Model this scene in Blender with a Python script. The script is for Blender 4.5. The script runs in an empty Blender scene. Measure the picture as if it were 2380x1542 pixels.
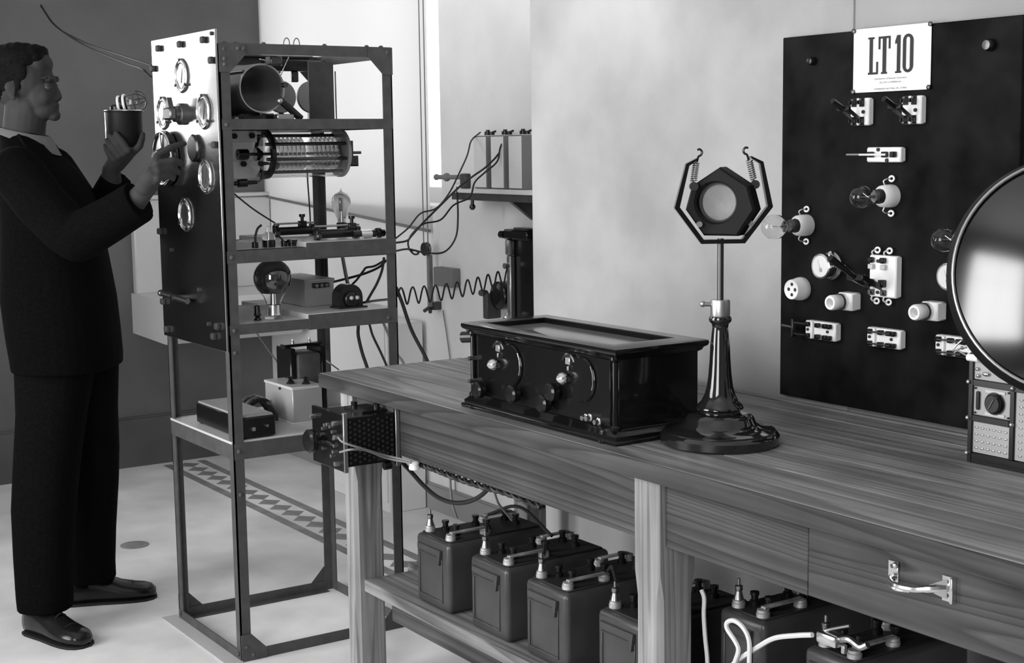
import bpy, bmesh, math, random
from mathutils import Vector, Matrix
random.seed(4)
PI = math.pi
scene = bpy.context.scene
COL = scene.collection

# ------------------------------------------------------------------ camera, light, exposure
def look(loc, yaw_deg, pit_deg, roll_deg):
    a, p, r = [math.radians(k) for k in (yaw_deg, pit_deg, roll_deg)]
    fw = Vector((-math.cos(a)*math.cos(p), math.sin(a)*math.cos(p), -math.sin(p)))
    rt = fw.cross(Vector((0, 0, 1))).normalized()
    up = rt.cross(fw)
    rt2 = rt*math.cos(r) + up*math.sin(r)
    up2 = up*math.cos(r) - rt*math.sin(r)
    m = Matrix((rt2, up2, -fw)).transposed().to_4x4()
    m.translation = loc
    return m
cam_d = bpy.data.cameras.new('camera')
cam = bpy.data.objects.new('camera', cam_d)
COL.objects.link(cam)
cam.matrix_world = look((3.4294, -1.6685, 1.4024), 33.5564, 7.2441, -0.7972)
cam_d.sensor_width = 36.0
cam_d.lens = 3396.4*36.0/2380.0
cam_d.clip_start = 0.05
scene.camera = cam

scene.view_settings.view_transform = 'Standard'
scene.view_settings.look = 'None'
scene.view_settings.exposure = 0.0
scene.view_settings.gamma = 1.0
scene.view_settings.use_curve_mapping = False

world = bpy.data.worlds.new('sky')
scene.world = world
world.use_nodes = True
wb = world.node_tree.nodes['Background']
wb.inputs[0].default_value = (1, 1, 1, 1)
wb.inputs[1].default_value = 1.9          # bright overcast sky outside the windows

def window_light(name, loc, rot, sx, sy, power, spread=180):
    d = bpy.data.lights.new(name, 'AREA')
    d.shape = 'RECTANGLE'; d.size = sx; d.size_y = sy; d.energy = power
    d.spread = math.radians(spread)
    o = bpy.data.objects.new(name, d)
    COL.objects.link(o)
    o.location = loc; o.rotation_euler = rot
    return o
# daylight entering by the three windows of the room that lie outside the view
window_light('daylight_far_window', (-2.80, -1.35, 2.15), (0, -PI/2, 0), 1.4, 1.7, 9, 80)
window_light('daylight_side_window', (-0.10, -2.52, 1.55), (PI/2, 0, 0), 1.5, 2.2, 42, 110)
window_light('daylight_near_window', (2.75, -2.52, 1.75), (PI/2, 0, 0), 1.3, 1.9, 62)

# ------------------------------------------------------------------ materials
MATS = {}
def mat(name, c, rough=0.6, metal=0.0, spec=0.5, trans=0.0, ior=1.45, coat=0.0, noise=None, bump=None, alpha=1.0):
    m = bpy.data.materials.new(name); m.use_nodes = True
    nt = m.node_tree; b = nt.nodes['Principled BSDF']
    b.inputs['Base Color'].default_value = (c, c, c, 1)
    b.inputs['Roughness'].default_value = rough
    b.inputs['Metallic'].default_value = metal
    b.inputs['Specular IOR Level'].default_value = spec
    b.inputs['Transmission Weight'].default_value = trans
    b.inputs['IOR'].default_value = ior
    b.inputs['Coat Weight'].default_value = coat
    b.inputs['Alpha'].default_value = alpha
    tc = nt.nodes.new('ShaderNodeTexCoord')
    if noise:                              # (scale, low factor, high factor, detail, stretch xyz)
        sc, lo, hi, det, st = noise
        mp = nt.nodes.new('ShaderNodeMapping'); mp.inputs['Scale'].default_value = st
        n = nt.nodes.new('ShaderNodeTexNoise'); n.inputs['Scale'].default_value = sc
        n.inputs['Detail'].default_value = det
        r = nt.nodes.new('ShaderNodeValToRGB')
        r.color_ramp.elements[0].position = 0.32; r.color_ramp.elements[1].position = 0.68
        r.color_ramp.elements[0].color = (c*lo, c*lo, c*lo, 1)
        r.color_ramp.elements[1].color = (min(1, c*hi),)*3 + (1,)
        nt.links.new(tc.outputs['Object'], mp.inputs[0]); nt.links.new(mp.outputs[0], n.inputs['Vector'])
        nt.links.new(n.outputs['Fac'], r.inputs[0]); nt.links.new(r.outputs[0], b.inputs['Base Color'])
    if bump:
        sc, st = bump
        n2 = nt.nodes.new('ShaderNodeTexNoise'); n2.inputs['Scale'].default_value = sc
        n2.inputs['Detail'].default_value = 4
        bp = nt.nodes.new('ShaderNodeBump'); bp.inputs['Strength'].default_value = st
        bp.inputs['Distance'].default_value = 0.004
        nt.links.new(tc.outputs['Object'], n2.inputs['Vector'])
        nt.links.new(n2.outputs['Fac'], bp.inputs['Height']); nt.links.new(bp.outputs[0], b.inputs['Normal'])
    MATS[name] = m
    return m

def wood(name, dark, light, axis='X', scale=1.0, rough=0.55, spec=0.35, bands=9.0):
    m = bpy.data.materials.new(name); m.use_nodes = True
    nt = m.node_tree; b = nt.nodes['Principled BSDF']; L = nt.links.new
    b.inputs['Roughness'].default_value = rough; b.inputs['Specular IOR Level'].default_value = spec
    tc = nt.nodes.new('ShaderNodeTexCoord'); oi = nt.nodes.new('ShaderNodeObjectInfo')
    sc = {'X': (0.055, 1, 1), 'Z': (1, 1, 0.05), 'Y': (1, 0.055, 1)}[axis]
    off = nt.nodes.new('ShaderNodeVectorMath'); off.operation = 'SCALE'
    off.inputs[0].default_value = (7.3, 3.1, 5.7)
    L(oi.outputs['Random'], off.inputs['Scale'])
    add = nt.nodes.new('ShaderNodeVectorMath'); add.operation = 'ADD'
    L(tc.outputs['Object'], add.inputs[0]); L(off.outputs[0], add.inputs[1])
    mp = nt.nodes.new('ShaderNodeMapping'); mp.inputs['Scale'].default_value = [k*scale for k in sc]
    L(add.outputs[0], mp.inputs[0])
    n = nt.nodes.new('ShaderNodeTexNoise'); n.inputs['Scale'].default_value = 5.0
    n.inputs['Detail'].default_value = 1; n.inputs['Distortion'].default_value = 0.25
    L(mp.outputs[0], n.inputs['Vector'])
    mul = nt.nodes.new('ShaderNodeMath'); mul.operation = 'MULTIPLY'; mul.inputs[1].default_value = bands
    L(n.outputs['Fac'], mul.inputs[0])
    sn = nt.nodes.new('ShaderNodeMath'); sn.operation = 'FRACT'; L(mul.outputs[0], sn.inputs[0])
    r = nt.nodes.new('ShaderNodeValToRGB')
    e = r.color_ramp.elements
    e[0].position = 0.0; e[0].color = (light*0.95,)*3+(1,)
    e[1].position = 1.0; e[1].color = (light,)*3+(1,)
    q = e.new(0.62); q.color = ((dark+light)*0.5,)*3+(1,)
    q = e.new(0.88); q.color = (dark,)*3+(1,)
    L(sn.outputs[0], r.inputs[0])
    f = nt.nodes.new('ShaderNodeTexNoise'); f.inputs['Scale'].default_value = 60.0
    f.inputs['Detail'].default_value = 3
    mp2 = nt.nodes.new('ShaderNodeMapping')
    mp2.inputs['Scale'].default_value = [k if k == 1 else 0.03 for k in sc]
    L(add.outputs[0], mp2.inputs[0]); L(mp2.outputs[0], f.inputs['Vector'])
    st = nt.nodes.new('ShaderNodeTexNoise'); st.inputs['Scale'].default_value = 3.5; st.inputs['Detail'].default_value = 3
    L(add.outputs[0], st.inputs['Vector'])
    fr = nt.nodes.new('ShaderNodeMapRange'); fr.inputs[1].default_value = 0.3; fr.inputs[2].default_value = 0.7
    fr.inputs[3].default_value = 0.62; fr.inputs[4].default_value = 1.2
    L(f.outputs['Fac'], fr.inputs[0])
    sr = nt.nodes.new('ShaderNodeMapRange'); sr.inputs[1].default_value = 0.35; sr.inputs[2].default_value = 0.65
    sr.inputs[3].default_value = 0.72; sr.inputs[4].default_value = 1.1
    L(st.outputs['Fac'], sr.inputs[0])
    mm = nt.nodes.new('ShaderNodeMath'); mm.operation = 'MULTIPLY'
    L(fr.outputs[0], mm.inputs[0]); L(sr.outputs[0], mm.inputs[1])
    mx = nt.nodes.new('ShaderNodeVectorMath'); mx.operation = 'SCALE'
    L(r.outputs[0], mx.inputs[0]); L(mm.outputs[0], mx.inputs['Scale'])
    L(mx.outputs[0], b.inputs['Base Color'])
    MATS[name] = m
    return m

one = (1, 1, 1)
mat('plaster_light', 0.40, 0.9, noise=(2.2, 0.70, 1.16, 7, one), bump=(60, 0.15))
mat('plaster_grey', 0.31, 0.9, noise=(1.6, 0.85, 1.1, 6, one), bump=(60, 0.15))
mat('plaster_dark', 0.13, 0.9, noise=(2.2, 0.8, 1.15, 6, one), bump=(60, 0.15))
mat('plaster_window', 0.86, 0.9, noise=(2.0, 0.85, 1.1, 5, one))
mat('dado', 0.09, 0.8, noise=(3, 0.8, 1.2, 5, one))
mat('floor_stone', 0.80, 0.75, noise=(2.6, 0.78, 1.15, 8, one))
mat('floor_inlay', 0.26, 0.7, noise=(12, 0.8, 1.2, 4, one))
mat('ceiling_white', 0.7, 0.9)
mat('white_paint', 0.80, 0.5)
mat('white_tile', 0.62, 0.35, noise=(2, 0.9, 1.05, 3, one))
mat('porcelain', 0.86, 0.22)
mat('paper', 0.86, 0.8, noise=(3, 0.95, 1.03, 3, one))
mat('ink', 0.02, 0.7)
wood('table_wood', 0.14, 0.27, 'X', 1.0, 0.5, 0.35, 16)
wood('shaded_edge_wood', 0.035, 0.075, 'X', 1.2, 0.6, 0.25, 20)  # table wood darkened to carry the shade of the front edge
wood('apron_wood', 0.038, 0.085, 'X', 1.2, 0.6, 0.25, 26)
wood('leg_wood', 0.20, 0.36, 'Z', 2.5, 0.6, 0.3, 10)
wood('shelf_wood', 0.13, 0.28, 'X', 1.2, 0.6, 0.3, 20)
mat('black_polish', 0.005, 0.12, spec=0.35, coat=0.1)
mat('ebonite', 0.006, 0.16, spec=0.35, noise=(3, 0.7, 1.6, 4, one))
mat('bakelite', 0.008, 0.22, spec=0.5)
mat('rack_paint', 0.070, 0.45, spec=0.4, noise=(30, 0.85, 1.15, 3, one))
mat('aluminium', 0.60, 0.22, metal=1.0, noise=(6, 0.86, 1.10, 5, (1, 1, 2)))
mat('dull_metal', 0.45, 0.38, metal=1.0)
mat('nickel', 0.75, 0.22, metal=1.0)
mat('dark_metal', 0.10, 0.35, metal=1.0)
mat('lead', 0.50, 0.5, metal=0.7, noise=(40, 0.6, 1.2, 4, one))
mat('copper_wire', 0.26, 0.30, metal=0.9, spec=0.5)
mat('glass', 0.94, 0.0, trans=1.0, ior=1.02, coat=1.0)
mat('smoked_glass', 0.55, 0.0, trans=1.0, ior=1.02, coat=1.0)
mat('dark_mirror_glass', 0.02, 0.03, spec=0.9, coat=1.0)
mat('lamp_glass', 0.88, 0.0, trans=1.0, ior=1.02, coat=1.0)
mat('window_glass', 1.0, 0.0, trans=1.0, ior=1.02)
mat('silvered', 0.30, 0.15, metal=1.0)
mat('shelf_white', 0.50, 0.30, spec=0.5)
mat('grey_tin', 0.34, 0.42, metal=0.2, noise=(5, 0.9, 1.08, 4, one))
mat('card_white', 0.60, 0.8)
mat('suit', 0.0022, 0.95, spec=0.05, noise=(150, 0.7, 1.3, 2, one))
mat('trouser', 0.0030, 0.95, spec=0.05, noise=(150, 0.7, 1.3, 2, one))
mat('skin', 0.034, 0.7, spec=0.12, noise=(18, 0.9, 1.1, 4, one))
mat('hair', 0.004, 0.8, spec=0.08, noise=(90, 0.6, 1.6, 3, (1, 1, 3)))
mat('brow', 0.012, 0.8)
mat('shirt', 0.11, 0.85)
mat('leather', 0.008, 0.20, spec=0.5)
mat('sole', 0.010, 0.7)
mat('slate', 0.0075, 0.55, spec=0.03, noise=(9, 0.45, 2.0, 8, one))
mat('battery_case', 0.042, 0.32, spec=0.5, noise=(14, 0.85, 1.2, 4, one))
mat('battery_top', 0.012, 0.6)
mat('cable_black', 0.012, 0.5)
mat('cable_grey', 0.20, 0.6)
mat('cable_white', 0.70, 0.6)
mat('lacquer', 0.010, 0.08, spec=0.6, coat=0.6)
mat('meter_face', 0.70, 0.5, noise=(20, 0.95, 1.05, 2, one))
mat('gauge_face', 0.30, 0.10, metal=0.8, noise=(25, 0.9, 1.1, 3, one))
mat('lid_glass', 0.16, 0.12, spec=0.5)
mat('eye_shaded', 0.035, 0.4)  # eyeball tone with the shade under the brow put in
mat('mic_black', 0.010, 0.5, spec=0.15)
mat('diaphragm', 0.30, 0.8, noise=(30, 0.85, 1.1, 3, one))
mat('reflector', 0.095, 0.16, metal=1.0)
mat('rim_metal', 0.55, 0.3, metal=1.0)
mat('pendant_brass', 0.30, 0.35, metal=1.0)
# thin cotton blind: lets the daylight of the sky behind it through
mb_ = bpy.data.materials.new('blind_cloth'); mb_.use_nodes = True
_nt = mb_.node_tree
for _n in list(_nt.nodes):
    if _n.type == 'BSDF_PRINCIPLED': _nt.nodes.remove(_n)
_o = [n for n in _nt.nodes if n.type == 'OUTPUT_MATERIAL'][0]
_tr = _nt.nodes.new('ShaderNodeBsdfTranslucent'); _tr.inputs[0].default_value = (0.82,)*3+(1,)
_df = _nt.nodes.new('ShaderNodeBsdfDiffuse'); _df.inputs[0].default_value = (0.7,)*3+(1,)
_mx = _nt.nodes.new('ShaderNodeMixShader'); _mx.inputs[0].default_value = 0.40
_nt.links.new(_tr.outputs[0], _mx.inputs[1]); _nt.links.new(_df.outputs[0], _mx.inputs[2])
_nt.links.new(_mx.outputs[0], _o.inputs[0])
MATS['blind_cloth'] = mb_
mc_ = mb_.copy(); mc_.name = 'celluloid'; MATS['celluloid'] = mc_

# ------------------------------------------------------------------ mesh helpers (all in world metres)
def frame(d):
    d = Vector(d).normalized()
    a = Vector((0, 0, 1)) if abs(d.z) < 0.9 else Vector((1, 0, 0))
    x = a.cross(d).normalized(); y = d.cross(x)
    return x, y, d
class MB:
    def __init__(self): self.bm = bmesh.new()
    def box(self, lo, hi, bev=0.0, seg=1, m=None):
        lo, hi = Vector(lo), Vector(hi)
        r = bmesh.ops.create_cube(self.bm, size=1)
        vs = r['verts']; s = hi-lo; c = (hi+lo)/2
        for v in vs:
            v.co = Vector((v.co.x*s.x, v.co.y*s.y, v.co.z*s.z)) + c
        if bev:
            es = list({e for v in vs for e in v.link_edges})
            rr = bmesh.ops.bevel(self.bm, geom=es, offset=bev, segments=seg, affect='EDGES', profile=0.5)
            vs = list({v for f in rr['faces'] for v in f.verts} | {v for v in vs if v.is_valid})
        if m is not None:
            for v in vs: v.co = m @ v.co
        return self
    def loft(self, rings, cap=True, closed=False):
        R = [[self.bm.verts.new(p) for p in r] for r in rings]
        n = len(R[0]); k = len(R)
        for i in range(k if closed else k-1):
            a, b = R[i], R[(i+1) % k]
            for j in range(n):
                self.bm.faces.new((a[j], a[(j+1) % n], b[(j+1) % n], b[j]))
        if cap and not closed:
            self.bm.faces.new(list(reversed(R[0]))); self.bm.faces.new(R[-1])
        return self
    def cyl(self, p0, p1, r0, r1=None, n=16, cap=True):
        r1 = r0 if r1 is None else r1
        p0, p1 = Vector(p0), Vector(p1); x, y, d = frame(p1-p0)
        ring = lambda p, r: [p + x*(r*math.cos(2*PI*i/n)) + y*(r*math.sin(2*PI*i/n)) for i in range(n)]
        return self.loft([ring(p0, r0), ring(p1, r1)], cap)
    def lathe(self, prof, o, axis=(0, 0, 1), n=28, ann=False):
        o = Vector(o); x, y, d = frame(axis)
        rs = [[o + d*h + x*(max(r, 1e-4)*math.cos(2*PI*i/n)) + y*(max(r, 1e-4)*math.sin(2*PI*i/n)) for i in range(n)] for r, h in prof]
        return self.loft(rs, not ann, ann)
    def tube(self, pts, r, n=8, closed=False, flat=None):
        pts = [Vector(p) for p in pts]; k = len(pts)
        rr = r if isinstance(r, (list, tuple)) else [r]*k
        tan = []
        for i in range(k):
            a = pts[(i-1) % k] if (closed or i > 0) else pts[i]
            b = pts[(i+1) % k] if (closed or i < k-1) else pts[i]
            tan.append((b-a).normalized())
        x, y, d = frame(tan[0]); rings = []
        for i in range(k):
            t = tan[i]
            x = (x - t*x.dot(t))
            x = x.normalized() if x.length > 1e-6 else frame(t)[0]
            y = t.cross(x)
            rings.append([pts[i] + x*(rr[i]*math.cos(2*PI*j/n)) + y*(rr[i]*(flat or 1)*math.sin(2*PI*j/n)) for j in range(n)])
        return self.loft(rings, True, closed)
    def ell(self, c, r, n=16, m=None):
        if not isinstance(r, (list, tuple)): r = (r, r, r)
        q = bmesh.ops.create_uvsphere(self.bm, u_segments=n, v_segments=max(6, n*2//3), radius=1)
        for v in q['verts']:
            p = Vector((v.co.x*r[0], v.co.y*r[1], v.co.z*r[2]))
            if m is not None: p = m @ p
            v.co = p + Vector(c)
        return self
    def torus(self, c, axis, R, r, n=28, k=8):
        c = Vector(c); x, y, d = frame(axis)
        rings = []
        for i in range(n):
            u = x*math.cos(2*PI*i/n) + y*math.sin(2*PI*i/n)
            rings.append([c + u*(R + r*math.cos(2*PI*j/k)) + d*(r*math.sin(2*PI*j/k)) for j in range(k)])
        return self.loft(rings, False, True)
    def prism(self, poly, vec):
        vec = Vector(vec); a = [Vector(p) for p in poly]
        return self.loft([a, [p+vec for p in a]], True)
    def ring(self, c, axis, r0, r1, h, n=32):      # flat washer from radius r0 to r1, thickness h
        c = Vector(c); x, y, d = frame(axis); rings = []
        for i in range(n):
            u = x*math.cos(2*PI*i/n) + y*math.sin(2*PI*i/n)
            rings.append([c+u*r0, c+u*r1, c+u*r1+d*h, c+u*r0+d*h])
        return self.loft(rings, False, True)
def smoothpts(pts, per=6):
    P = [Vector(p) for p in pts]; out = []
    for i in range(len(P)-1):
        a = P[i-1] if i else P[i]*2-P[i+1]
        b, c = P[i], P[i+1]
        d = P[i+2] if i+2 < len(P) else P[i+1]*2-P[i]
        for k in range(per):
            t = k/per
            out.append(0.5*((2*b) + (c-a)*t + (2*a-5*b+4*c-d)*t*t + (3*b-a-3*c+d)*t**3))
    out.append(P[-1]); return out

ROOTM = {}
def mesh_of(mb, name, m, inv=None, angle=38):
    bmesh.ops.recalc_face_normals(mb.bm, faces=mb.bm.faces)
    me = bpy.data.meshes.new(name); 
    if inv is not None: mb.bm.transform(inv)
    mb.bm.to_mesh(me); mb.bm.free()
    me.materials.append(MATS[m])
    me.polygons.foreach_set('use_smooth', [True]*len(me.polygons))
    me.set_sharp_from_angle(angle=math.radians(angle))
    return me
def thing(name, label, cat, loc=(0, 0, 0), group=None, rz=0.0):
    o = bpy.data.objects.new(name, None); COL.objects.link(o)
    o.location = loc; o.rotation_euler = (0, 0, rz); o.empty_display_size = 0.05
    o['label'] = label; o['category'] = cat
    if group: o['group'] = group
    ROOTM[o.name] = Matrix.Translation(Vector(loc)) @ Matrix.Rotation(rz, 4, 'Z')
    return o
def part(mb, name, m, root, label=None, angle=38, stuff=False):
    M_ = ROOTM[root.name]
    me = mesh_of(mb, name, m, M_.inverted(), angle)
    o = bpy.data.objects.new(name, me); COL.objects.link(o); o.parent = root
    ROOTM[o.name] = M_
    if label: o['label'] = label
    if stuff: o['kind'] = 'stuff'
    return o
def share(src, name, root, off):                # another identical piece, sharing the mesh
    o = bpy.data.objects.new(name, src.data); COL.objects.link(o); o.parent = root
    o.location = Vector(src.location) + Vector(off); ROOTM[o.name] = ROOTM[root.name]
    return o
def solo(mb, name, m, label, cat, group=None, angle=38):
    vs = [v.co.copy() for v in mb.bm.verts]
    lo = Vector([min(v[i] for v in vs) for i in range(3)]); hi = Vector([max(v[i] for v in vs) for i in range(3)])
    loc = Vector(((lo.x+hi.x)/2, (lo.y+hi.y)/2, lo.z))
    me = mesh_of(mb, name, m, Matrix.Translation(-loc), angle)
    o = bpy.data.objects.new(name, me); COL.objects.link(o); o.location = loc
    o['label'] = label; o['category'] = cat
    if group: o['group'] = group
    ROOTM[o.name] = Matrix.Translation(loc)
    return o
def struct(mb, name, m, parent=None):
    me = mesh_of(mb, name, m)
    o = bpy.data.objects.new(name, me); COL.objects.link(o)
    if parent is None: o['kind'] = 'structure'
    else: o.parent = parent
    ROOTM[o.name] = Matrix.Identity(4)
    return o
def copy_tree(src, loc, label, drop=()):
    r = src.copy(); COL.objects.link(r); r.location = loc; r['label'] = label
    ROOTM[r.name] = Matrix.Translation(Vector(loc))
    def rec(a, b):
        for ch in list(a.children):
            if ch.name.split('.')[0] in drop: continue
            c = ch.copy(); COL.objects.link(c); c.parent = b
            ROOTM[c.name] = ROOTM[r.name]
            rec(ch, c)
    rec(src, r); return r
def remeshed(mb, voxel, smooth=2):              # union of overlapping solids as one continuous surface
    bmesh.ops.recalc_face_normals(mb.bm, faces=mb.bm.faces)
    me = bpy.data.meshes.new('tmp'); mb.bm.to_mesh(me); mb.bm.free()
    o = bpy.data.objects.new('tmp', me); COL.objects.link(o)
    md = o.modifiers.new('r', 'REMESH'); md.mode = 'VOXEL'; md.voxel_size = voxel
    if smooth:
        s = o.modifiers.new('s', 'SMOOTH'); s.factor = 0.5; s.iterations = smooth
    dg = bpy.context.evaluated_depsgraph_get(); dg.update()
    nm = bpy.data.meshes.new_from_object(o.evaluated_get(dg))
    bpy.data.objects.remove(o)
    out = MB(); out.bm.from_mesh(nm); bpy.data.meshes.remove(nm); bpy.data.meshes.remove(me)
    return out

# ------------------------------------------------------------------ the room
XL, XR, YF, YB, YW, ZC = -2.87, 5.2, -2.6, 1.155, 0.700, 3.3
fl = struct(MB().box((XL-.3, YF-.3, -.12), (XR+.3, YB+.3, 0)), 'floor', 'floor_stone')
struct(MB().box((XL-.3, YF-.3, ZC), (XR+.3, YB+.3, ZC+.12)), 'ceiling', 'ceiling_white')
def wall_with_openings(name, m, axis, a0, a1, c0, c1, openings):
    """axis 'Y': wall spans X a0..a1 between Y c0..c1; axis 'X': spans Y a0..a1 between X c0..c1"""
    mb = MB()
    def bx(s0, s1, z0, z1):
        if s1-s0 < 1e-4 or z1-z0 < 1e-4: return
        if axis == 'Y': mb.box((s0, c0, z0), (s1, c1, z1))
        else: mb.box((c0, s0, z0), (c1, s1, z1))
    cur = a0
    for (s0, s1, z0, z1) in sorted(openings):
        bx(cur, s0, 0, ZC); bx(s0, s1, 0, z0); bx(s0, s1, z1, ZC); cur = s1
    bx(cur, a1, 0, ZC)
    return struct(mb, name, m)
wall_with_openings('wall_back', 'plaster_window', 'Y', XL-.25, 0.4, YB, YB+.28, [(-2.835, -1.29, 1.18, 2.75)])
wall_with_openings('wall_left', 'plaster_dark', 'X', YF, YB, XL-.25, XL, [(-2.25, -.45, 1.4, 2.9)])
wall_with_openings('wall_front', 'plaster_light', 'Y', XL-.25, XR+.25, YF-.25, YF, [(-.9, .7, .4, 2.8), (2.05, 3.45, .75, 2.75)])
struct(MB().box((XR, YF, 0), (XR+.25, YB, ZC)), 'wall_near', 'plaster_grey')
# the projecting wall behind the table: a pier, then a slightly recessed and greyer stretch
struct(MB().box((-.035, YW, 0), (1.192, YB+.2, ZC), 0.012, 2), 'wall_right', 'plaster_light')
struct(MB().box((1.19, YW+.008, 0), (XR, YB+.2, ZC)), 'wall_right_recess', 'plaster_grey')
# window behind the apparatus
w1 = struct(MB().box((-2.835, 1.36, 1.18), (-2.775, 1.42, 2.75)).box((-1.35, 1.36, 1.18), (-1.29, 1.42, 2.75))
            .box((-2.775, 1.36, 1.18), (-1.35, 1.42, 1.24)).box((-2.775, 1.36, 2.69), (-1.35, 1.42, 2.75))
            .box((-2.085, 1.365, 1.24), (-2.04, 1.415, 2.69)), 'window_1', 'white_paint')
struct(MB().box((-2.775, 1.385, 1.24), (-2.085, 1.389, 2.69)), 'pane', 'window_glass', w1)
struct(MB().box((-2.04, 1.385, 1.24), (-1.35, 1.389, 2.69)), 'pane', 'window_glass', w1)
struct(MB().box((-1.318, 1.33, 1.49), (-1.298, 1.36, 1.57)).cyl((-1.308, 1.33, 1.52), (-1.308, 1.24, 1.52), .008)
       .cyl((-1.308, 1.33, 1.42), (-1.308, 1.25, 1.42), .010).box((-1.322, 1.33, 1.40), (-1.296, 1.36, 1.44)), 'window_latch', 'dark_metal', w1)
# frames of the windows out of view (their bars show in the polished things)
def bars(n, axis, s0, s1, z0, z1, c):
    mb = MB()
    for k in (0, .5, 1):
        s = s0+(s1-s0)*k
        if axis == 'Y': mb.box((s-.025, c-.02, z0), (s+.025, c+.02, z1))
        else: mb.box((c-.02, s-.025, z0), (c+.02, s+.025, z1))
    for k in (0, .66, 1):
        z = z0+(z1-z0)*k
        if axis == 'Y': mb.box((s0, c-.018, z-.025), (s1, c+.018, z+.025))
        else: mb.box((c-.018, s0, z-.025), (c+.018, s1, z+.025))
    struct(mb, n, 'white_paint')
bars('window_2', 'X', -2.25, -.45, 1.4, 2.9, XL+.03)
bars('window_3', 'Y', -.9, .7, .4, 2.8, YF+.03)
bars('window_4', 'Y', 2.05, 3.45, .75, 2.75, YF+.03)
# skirting
struct(MB().box((XL, YF, 0), (XL+.02, YB, .215)).box((XL, YF, .215), (XL+.012, YB, .225)), 'baseboard_left', 'dado')
struct(MB().box((XL, YB-.016, 0), (-.035, YB, .095)).box((XL, YB-.010, .095), (-.035, YB, .103)), 'baseboard_back', 'plaster_grey')
# inlaid border of the floor: two bands with lozenges between them
struct(MB().box((-2.80, .575, 0), (-.05, .612, .0012)), 'border_band', 'floor_inlay', fl)
struct(MB().box((-2.80, .735, 0), (-.05, .772, .0012)), 'border_band', 'floor_inlay', fl)
z0 = None
for i in range(25):
    x = -2.74 + i*.108
    if z0 is None:
        z0 = struct(MB().prism([(x-.052, .674, 0), (x, .626, 0), (x+.052, .674, 0), (x, .722, 0)], (0, 0, .0012)), 'lozenge', 'floor_inlay', fl)
    else:
        share(z0, 'lozenge', fl, (i*.108, 0, 0))
struct(MB().lathe([(.001, 0), (.05, 0), (.05, .003), (.042, .004), (.001, .004)], (-1.575, .015, 0)), 'drain_cover', 'floor_inlay', fl)

# ------------------------------------------------------------------ far background
t = thing('roller_blind', 'white roller blind drawn down over the bright back window, its hem hanging askew', 'blind', (-2.1, 1.135, 1.1))
mb = MB(); n = 24
xs = [-2.858+i*(1.503/n) for i in range(n+1)]
yw = [1.141+.0025*math.sin(x*9) for x in xs]
top = [Vector((xs[i], yw[i], 2.80)) for i in range(n+1)]
bot = [Vector((xs[i], yw[i], 1.187-.1*i/n)) for i in range(n+1)]
va = [mb.bm.verts.new(p) for p in top]; vb = [mb.bm.verts.new(p) for p in bot]
for i in range(n): mb.bm.faces.new((va[i], va[i+1], vb[i+1], vb[i]))
part(mb, 'cloth', 'blind_cloth', t)
part(MB().cyl((-2.86, 1.125, 2.82), (-1.34, 1.125, 2.82), .028), 'roller', 'white_paint', t)
part(MB().cyl((-2.858, 1.136, 1.187), (-1.355, 1.136, 1.087), .006), 'hem_bar', 'cable_grey', t)

t = thing('blind_pulley', 'dark cord pulley on a slim wall rod right of the roller blind', 'pulley', (-1.322, 1.10, .79))
part(MB().tube([(-1.338, 1.10, 1.03), (-1.336, 1.10, 2.75)], .0026, 6), 'cord', 'cable_grey', t)
part(MB().tube([(-1.306, 1.10, 1.03), (-1.304, 1.10, 2.75)], .0026, 6), 'cord', 'cable_grey', t)
part(MB().lathe([(.001, -.010), (.024, -.010), (.026, -.006), (.020, 0), (.026, .006), (.024, .010), (.001, .010)], (-1.322, 1.10, 1.022), (0, 1, 0)), 'pulley_wheel', 'dark_metal', t)
part(MB().box((-1.330, 1.105, .80), (-1.314, 1.125, 1.0), .003), 'rod', 'cable_grey', t)
part(MB().cyl((-1.322, 1.11, .80), (-1.345, 1.10, .785), .007).cyl((-1.322, 1.11, .80), (-1.299, 1.10, .785), .007).box((-1.336, 1.12, .79), (-1.308, 1.155, .82)), 'bracket', 'dark_metal', t)
solo(MB().box((-1.30, 1.115, .885), (-1.165, 1.155, .955), .004), 'wall_box', 'cable_grey', 'small grey box on the back wall behind the pulley rod', 'box')

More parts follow.
